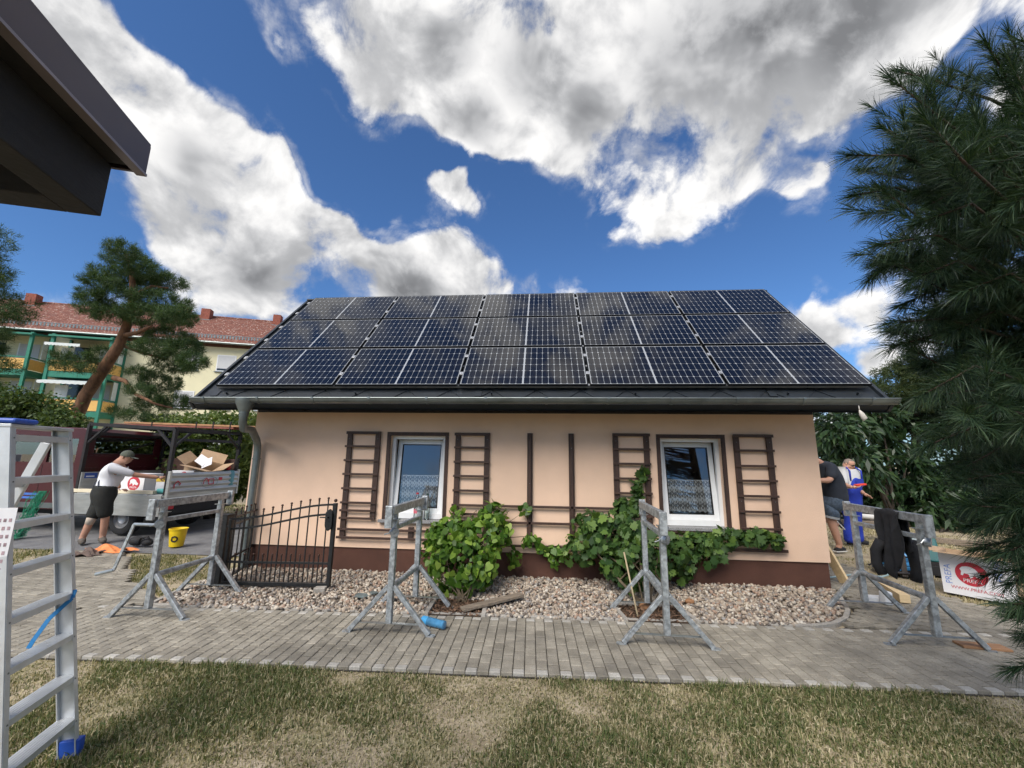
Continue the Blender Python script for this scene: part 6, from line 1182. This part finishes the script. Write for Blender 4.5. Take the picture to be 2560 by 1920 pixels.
for k in range(8):
    z = .205+k*.2415; c = lf_(0,z); w_ = .258*(1-.13*z/1.94)-.006
    b = MB(); b.box((c.x-.045,-w_,z-.004),(c.x+.045,w_,z)); b.box((c.x+.041,-w_,z-.036),(c.x+.045,w_,z-.004)); b.box((c.x-.045,-w_,z-.036),(c.x-.041,w_,z-.004))
    for r_ in range(5): b.box((c.x-.036+r_*.016,-w_,z),(c.x-.030+r_*.016,w_,z+.0015))
    st_ = b.build('step', m_ladder, lad)
    for s in (-1, 1): MB().lathe([(.007,0),(.006,.004)], (c.x+.0455,s*(w_-.012),z-.02), 8, (1,0,0)).build('rivet', m_zinc, st_)
MB().box((-.44,-.235,1.935),(-.29,.235,1.955)).build('top_platform', m_ladder, lad, bevel=.004)
MB().box((-.45,-.245,1.957),(-.27,-.08,1.985)).build('top_cap', m_lblue2, lad, bevel=.012)
stk_ = MB().box((-.275,-.2425,1.05),(-.175,-.2415,1.50)).build('safety_sticker', m_carton, lad); m_pict = mat('pictogram_ink', (.34,.24,.26), .6, var=.4, scale=60)
for i in range(9):
    for j in range(4): MB().box((-.268+j*.0225,-.2436,1.09+i*.042),(-.256+j*.0225,-.2426,1.108+i*.042)).build('pictogram', m_pict, stk_)
lw = Matrix.Translation((2.01,-4.175,-.02)) @ Matrix.Rotation(.358, 4, 'Z'); c = lf_(.24,.93)
b = MB(); q = [lw @ Vector(p) for p in ((c.x+.05,.225,.945),(c.x+.052,.21,.90),(c.x-.02,.17,.80),(c.x-.05,.13,.70),(c.x-.06,.12,.66))]
for a, d in zip(q[:-1], q[1:]): b.bar(a, d, .022, .005, up=(.5,-.8,.3))
tag(b.build('blue_strap', mat('blue_webbing', (.02,.20,.48), .7)), 'blue webbing strap tied round the stepladder steps', 'strap')
# roof corner above the camera's left shoulder
rd = ray(1024,1143); rd.z = 0; rd.normalize(); rl = Vector((-rd.y, rd.x, 0)); tip = cp(377.6,369,1.6); zt_ = tip.z
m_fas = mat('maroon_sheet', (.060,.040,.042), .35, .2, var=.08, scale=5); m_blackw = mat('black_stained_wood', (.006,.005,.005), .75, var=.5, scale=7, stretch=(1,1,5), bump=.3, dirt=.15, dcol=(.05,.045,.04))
RM = Matrix(((rl.x,rd.x,0,tip.x),(rl.y,rd.y,0,tip.y),(0,0,1,0),(0,0,0,1)))       # x: away to the left, y: forward along the eave, origin at the far corner
canopy = thing('canopy_roof', 'dark canopy roof corner with maroon edging at the upper left', 'roof', (tip.x,tip.y,zt_-.4))
MB().box((0.0,-4.0,zt_-.118),(.012,0.0,zt_), RM).build('edge_fascia', m_fas, canopy); MB().box((-.0,-4.0,zt_-.004),(.16,.0,zt_+.012), RM).build('edge_cap', m_fas, canopy, bevel=.003)
MB().box((-.004,-4.0,zt_-.128),(.03,.002,zt_-.118), RM).build('drip_edge', mat('lit_drip', (.22,.19,.20), .4, .3), canopy)  # light caught by the bottom flange is put into its paler colour
MB().box((.012,-.012,zt_-.118),(1.3,0,zt_), RM).build('end_fascia', m_fas, canopy)
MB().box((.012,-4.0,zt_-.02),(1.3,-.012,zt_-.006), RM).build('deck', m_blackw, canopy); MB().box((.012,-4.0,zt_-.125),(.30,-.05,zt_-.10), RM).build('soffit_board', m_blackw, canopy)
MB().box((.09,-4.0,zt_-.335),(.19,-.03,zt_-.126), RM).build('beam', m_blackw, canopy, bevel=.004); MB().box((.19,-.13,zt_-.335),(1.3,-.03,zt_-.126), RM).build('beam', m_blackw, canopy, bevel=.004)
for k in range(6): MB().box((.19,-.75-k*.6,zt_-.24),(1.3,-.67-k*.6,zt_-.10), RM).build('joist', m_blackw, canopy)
for q in ((1.22,-3.8),(.14,-3.8)): MB().box((q[0]-.06,q[1]-.06,-.03),(q[0]+.06,q[1]+.06,zt_-.30), RM).build('post', m_blackw, canopy)
# ---- near pine on the right
m_nneed = leafmat('near_pine_needles', [(.010,.026,.014),(.018,.042,.021),(.030,.060,.028),(.050,.085,.036)], .5, .2); m_twig = mat('pine_twig', (.035,.022,.014), .9, var=.3, scale=20)
random.seed(33)
npb = cp(2900,1170,2.5); npt = thing('near_pine', 'long-needled dark pine crowding the right edge close to the camera', 'tree', (npb.x,npb.y,-.03)); T0 = Vector((npb.x,npb.y,-.03))
MB().tube([T0, T0+Vector((0,.05,1.5)), T0+Vector((-.05,0,3.2)), T0+Vector((0,0,5.2))], [.13,.11,.08,.03], 10).build('trunk', m_barkd, npt, smooth=0)
SH = [(2225,190,-50,-40),(2130,400,-60,0),(2200,320,-45,-35),(2320,210,10,-55),(2420,190,25,-60),(2520,150,-25,-50),(2560,90,-40,-35),(2440,290,-20,-50),(2470,420,-45,20),(2330,420,-60,25),(2230,430,-55,20),(2160,520,-60,15),(2130,500,-50,10),(2290,560,-55,20),(2400,520,-45,25),(2520,520,-40,30),(2210,610,-60,10),(2190,660,-60,5),(2270,690,-50,20),(2360,640,-40,30),(2460,640,-50,20),(2540,700,-40,30),(2190,690,-55,25),(2240,740,-50,25),(2330,760,-55,20),(2220,810,-60,5),(2270,850,-55,15),(2380,830,-50,25),(2480,800,-40,30),(2230,880,-55,15),(2300,920,-60,15),(2390,930,-55,25),(2350,970,-60,10),(2500,920,-40,20),(2290,1000,-55,30),(2400,1030,-60,25),(2330,1080,-55,25),(2480,1020,-50,20),(2430,1110,-55,20),(2540,1060,-40,20),(2370,1170,-60,20),(2410,1210,-60,10),(2470,1180,-55,15),(2390,1260,-60,-5),(2430,1300,-60,10),(2480,1260,-55,10),(2540,1200,-45,15),(2430,1360,-60,15),(2480,1390,-55,20),(2540,1340,-50,15),(2460,1440,-60,10),(2510,1470,-55,20),(2550,1430,-45,15),(2520,1540,-55,-10),(2540,1590,-55,10),(2550,1660,-45,15),(2560,1500,-40,5),(2500,1500,-60,0),(2470,100,-30,-50),(2540,250,-30,-30),(2550,400,-30,10),(2500,340,-40,-20),(2390,360,-45,5),(2300,300,-35,-40),(2300,490,-50,20),(2420,740,-50,20),(2300,1130,-50,20),(2560,830,-30,20),(2550,960,-30,20),(2530,1130,-40,15),(2520,1290,-45,15)]
CV = []; CF = []; off = 0
def shoot(tip_, base, n, L=.118):
    global off
    ax = (tip_-base); ln = ax.length; ax.normalize(); k = n; t = rng.uniform(.0,1,k)**.8; a = rng.uniform(0,2*pi,k); o1 = np.array(ax.orthogonal().normalized()); o2 = np.cross(np.array(ax), o1); A = np.array(ax)
    b_ = np.array(base)+np.outer(t*ln, A); rd_ = np.outer(np.cos(a), o1)+np.outer(np.sin(a), o2); op_ = (.95-.55*t+rng.normal(0,.12,k))[:,None]
    d = A*(1.25-op_)+rd_*op_; d[:,2] -= rng.uniform(0,.15,k); d /= np.linalg.norm(d,axis=1)[:,None]; ll = (L*rng.uniform(.75,1.15,k))[:,None]; s = np.cross(d, rd_+rng.normal(0,.3,(k,3))); s /= np.linalg.norm(s,axis=1)[:,None]+1e-9; w_ = .0013
    sag = np.zeros((k,3)); sag[:,2] = -.012; m_ = b_+d*ll*.55; V = np.stack([b_-s*w_, b_+s*w_, m_+s*w_, m_-s*w_, b_+d*ll+sag], 1); CV.append(V.reshape(-1,3)); f = np.arange(k)[:,None]*5+off
    CF.append(np.concatenate([f+np.array([[0,1,2]]), f+np.array([[0,2,3]]), f+np.array([[3,2,4]])])); off += 5*k
random.seed(4)
def branch(px, py, dx, dy, d, n):
    k = 2.1/d; tip_ = cp(px,py,d); base = cp(px-dx*2.3*k, py-dy*2.3*k, d+random.uniform(-.06,.12)); shoot(tip_, base, n)
    root = Vector((T0.x, T0.y, min(5., max(.3, base.z-.15-.05*(base-T0).length)))); m2 = base.lerp(root,.45)+Vector((0,0,.06))
    MB().tube([root, m2, base, tip_.lerp(base,.15)], [.016,.010,.006,.003], 5).build('branch', m_twig, npt, smooth=0)
    # needles clothe the twig and side shoots leave it on the way back to the trunk
    for kk in range(5):
        t = .05+kk*.17; b2 = base.lerp(m2, t) if t < .9 else m2; dr = (base-m2).normalized()
        shoot(b2+dr*.16+Vector((random.gauss(0,.07),random.gauss(0,.07),random.gauss(.03,.07))), b2, 150)
for (px, py, dx, dy) in SH:
    branch(px+random.gauss(0,10), py+random.gauss(0,10), dx, dy, random.uniform(1.7,2.6), 260)
    if py < 950 or random.random() < .35: branch(px+random.gauss(25,22), py+random.gauss(0,26), dx*random.uniform(.5,1.1), dy+random.gauss(0,22), random.uniform(2.0,2.9), 220)
npmesh('crown', np.concatenate(CV), np.concatenate(CF), m_nneed, npt)
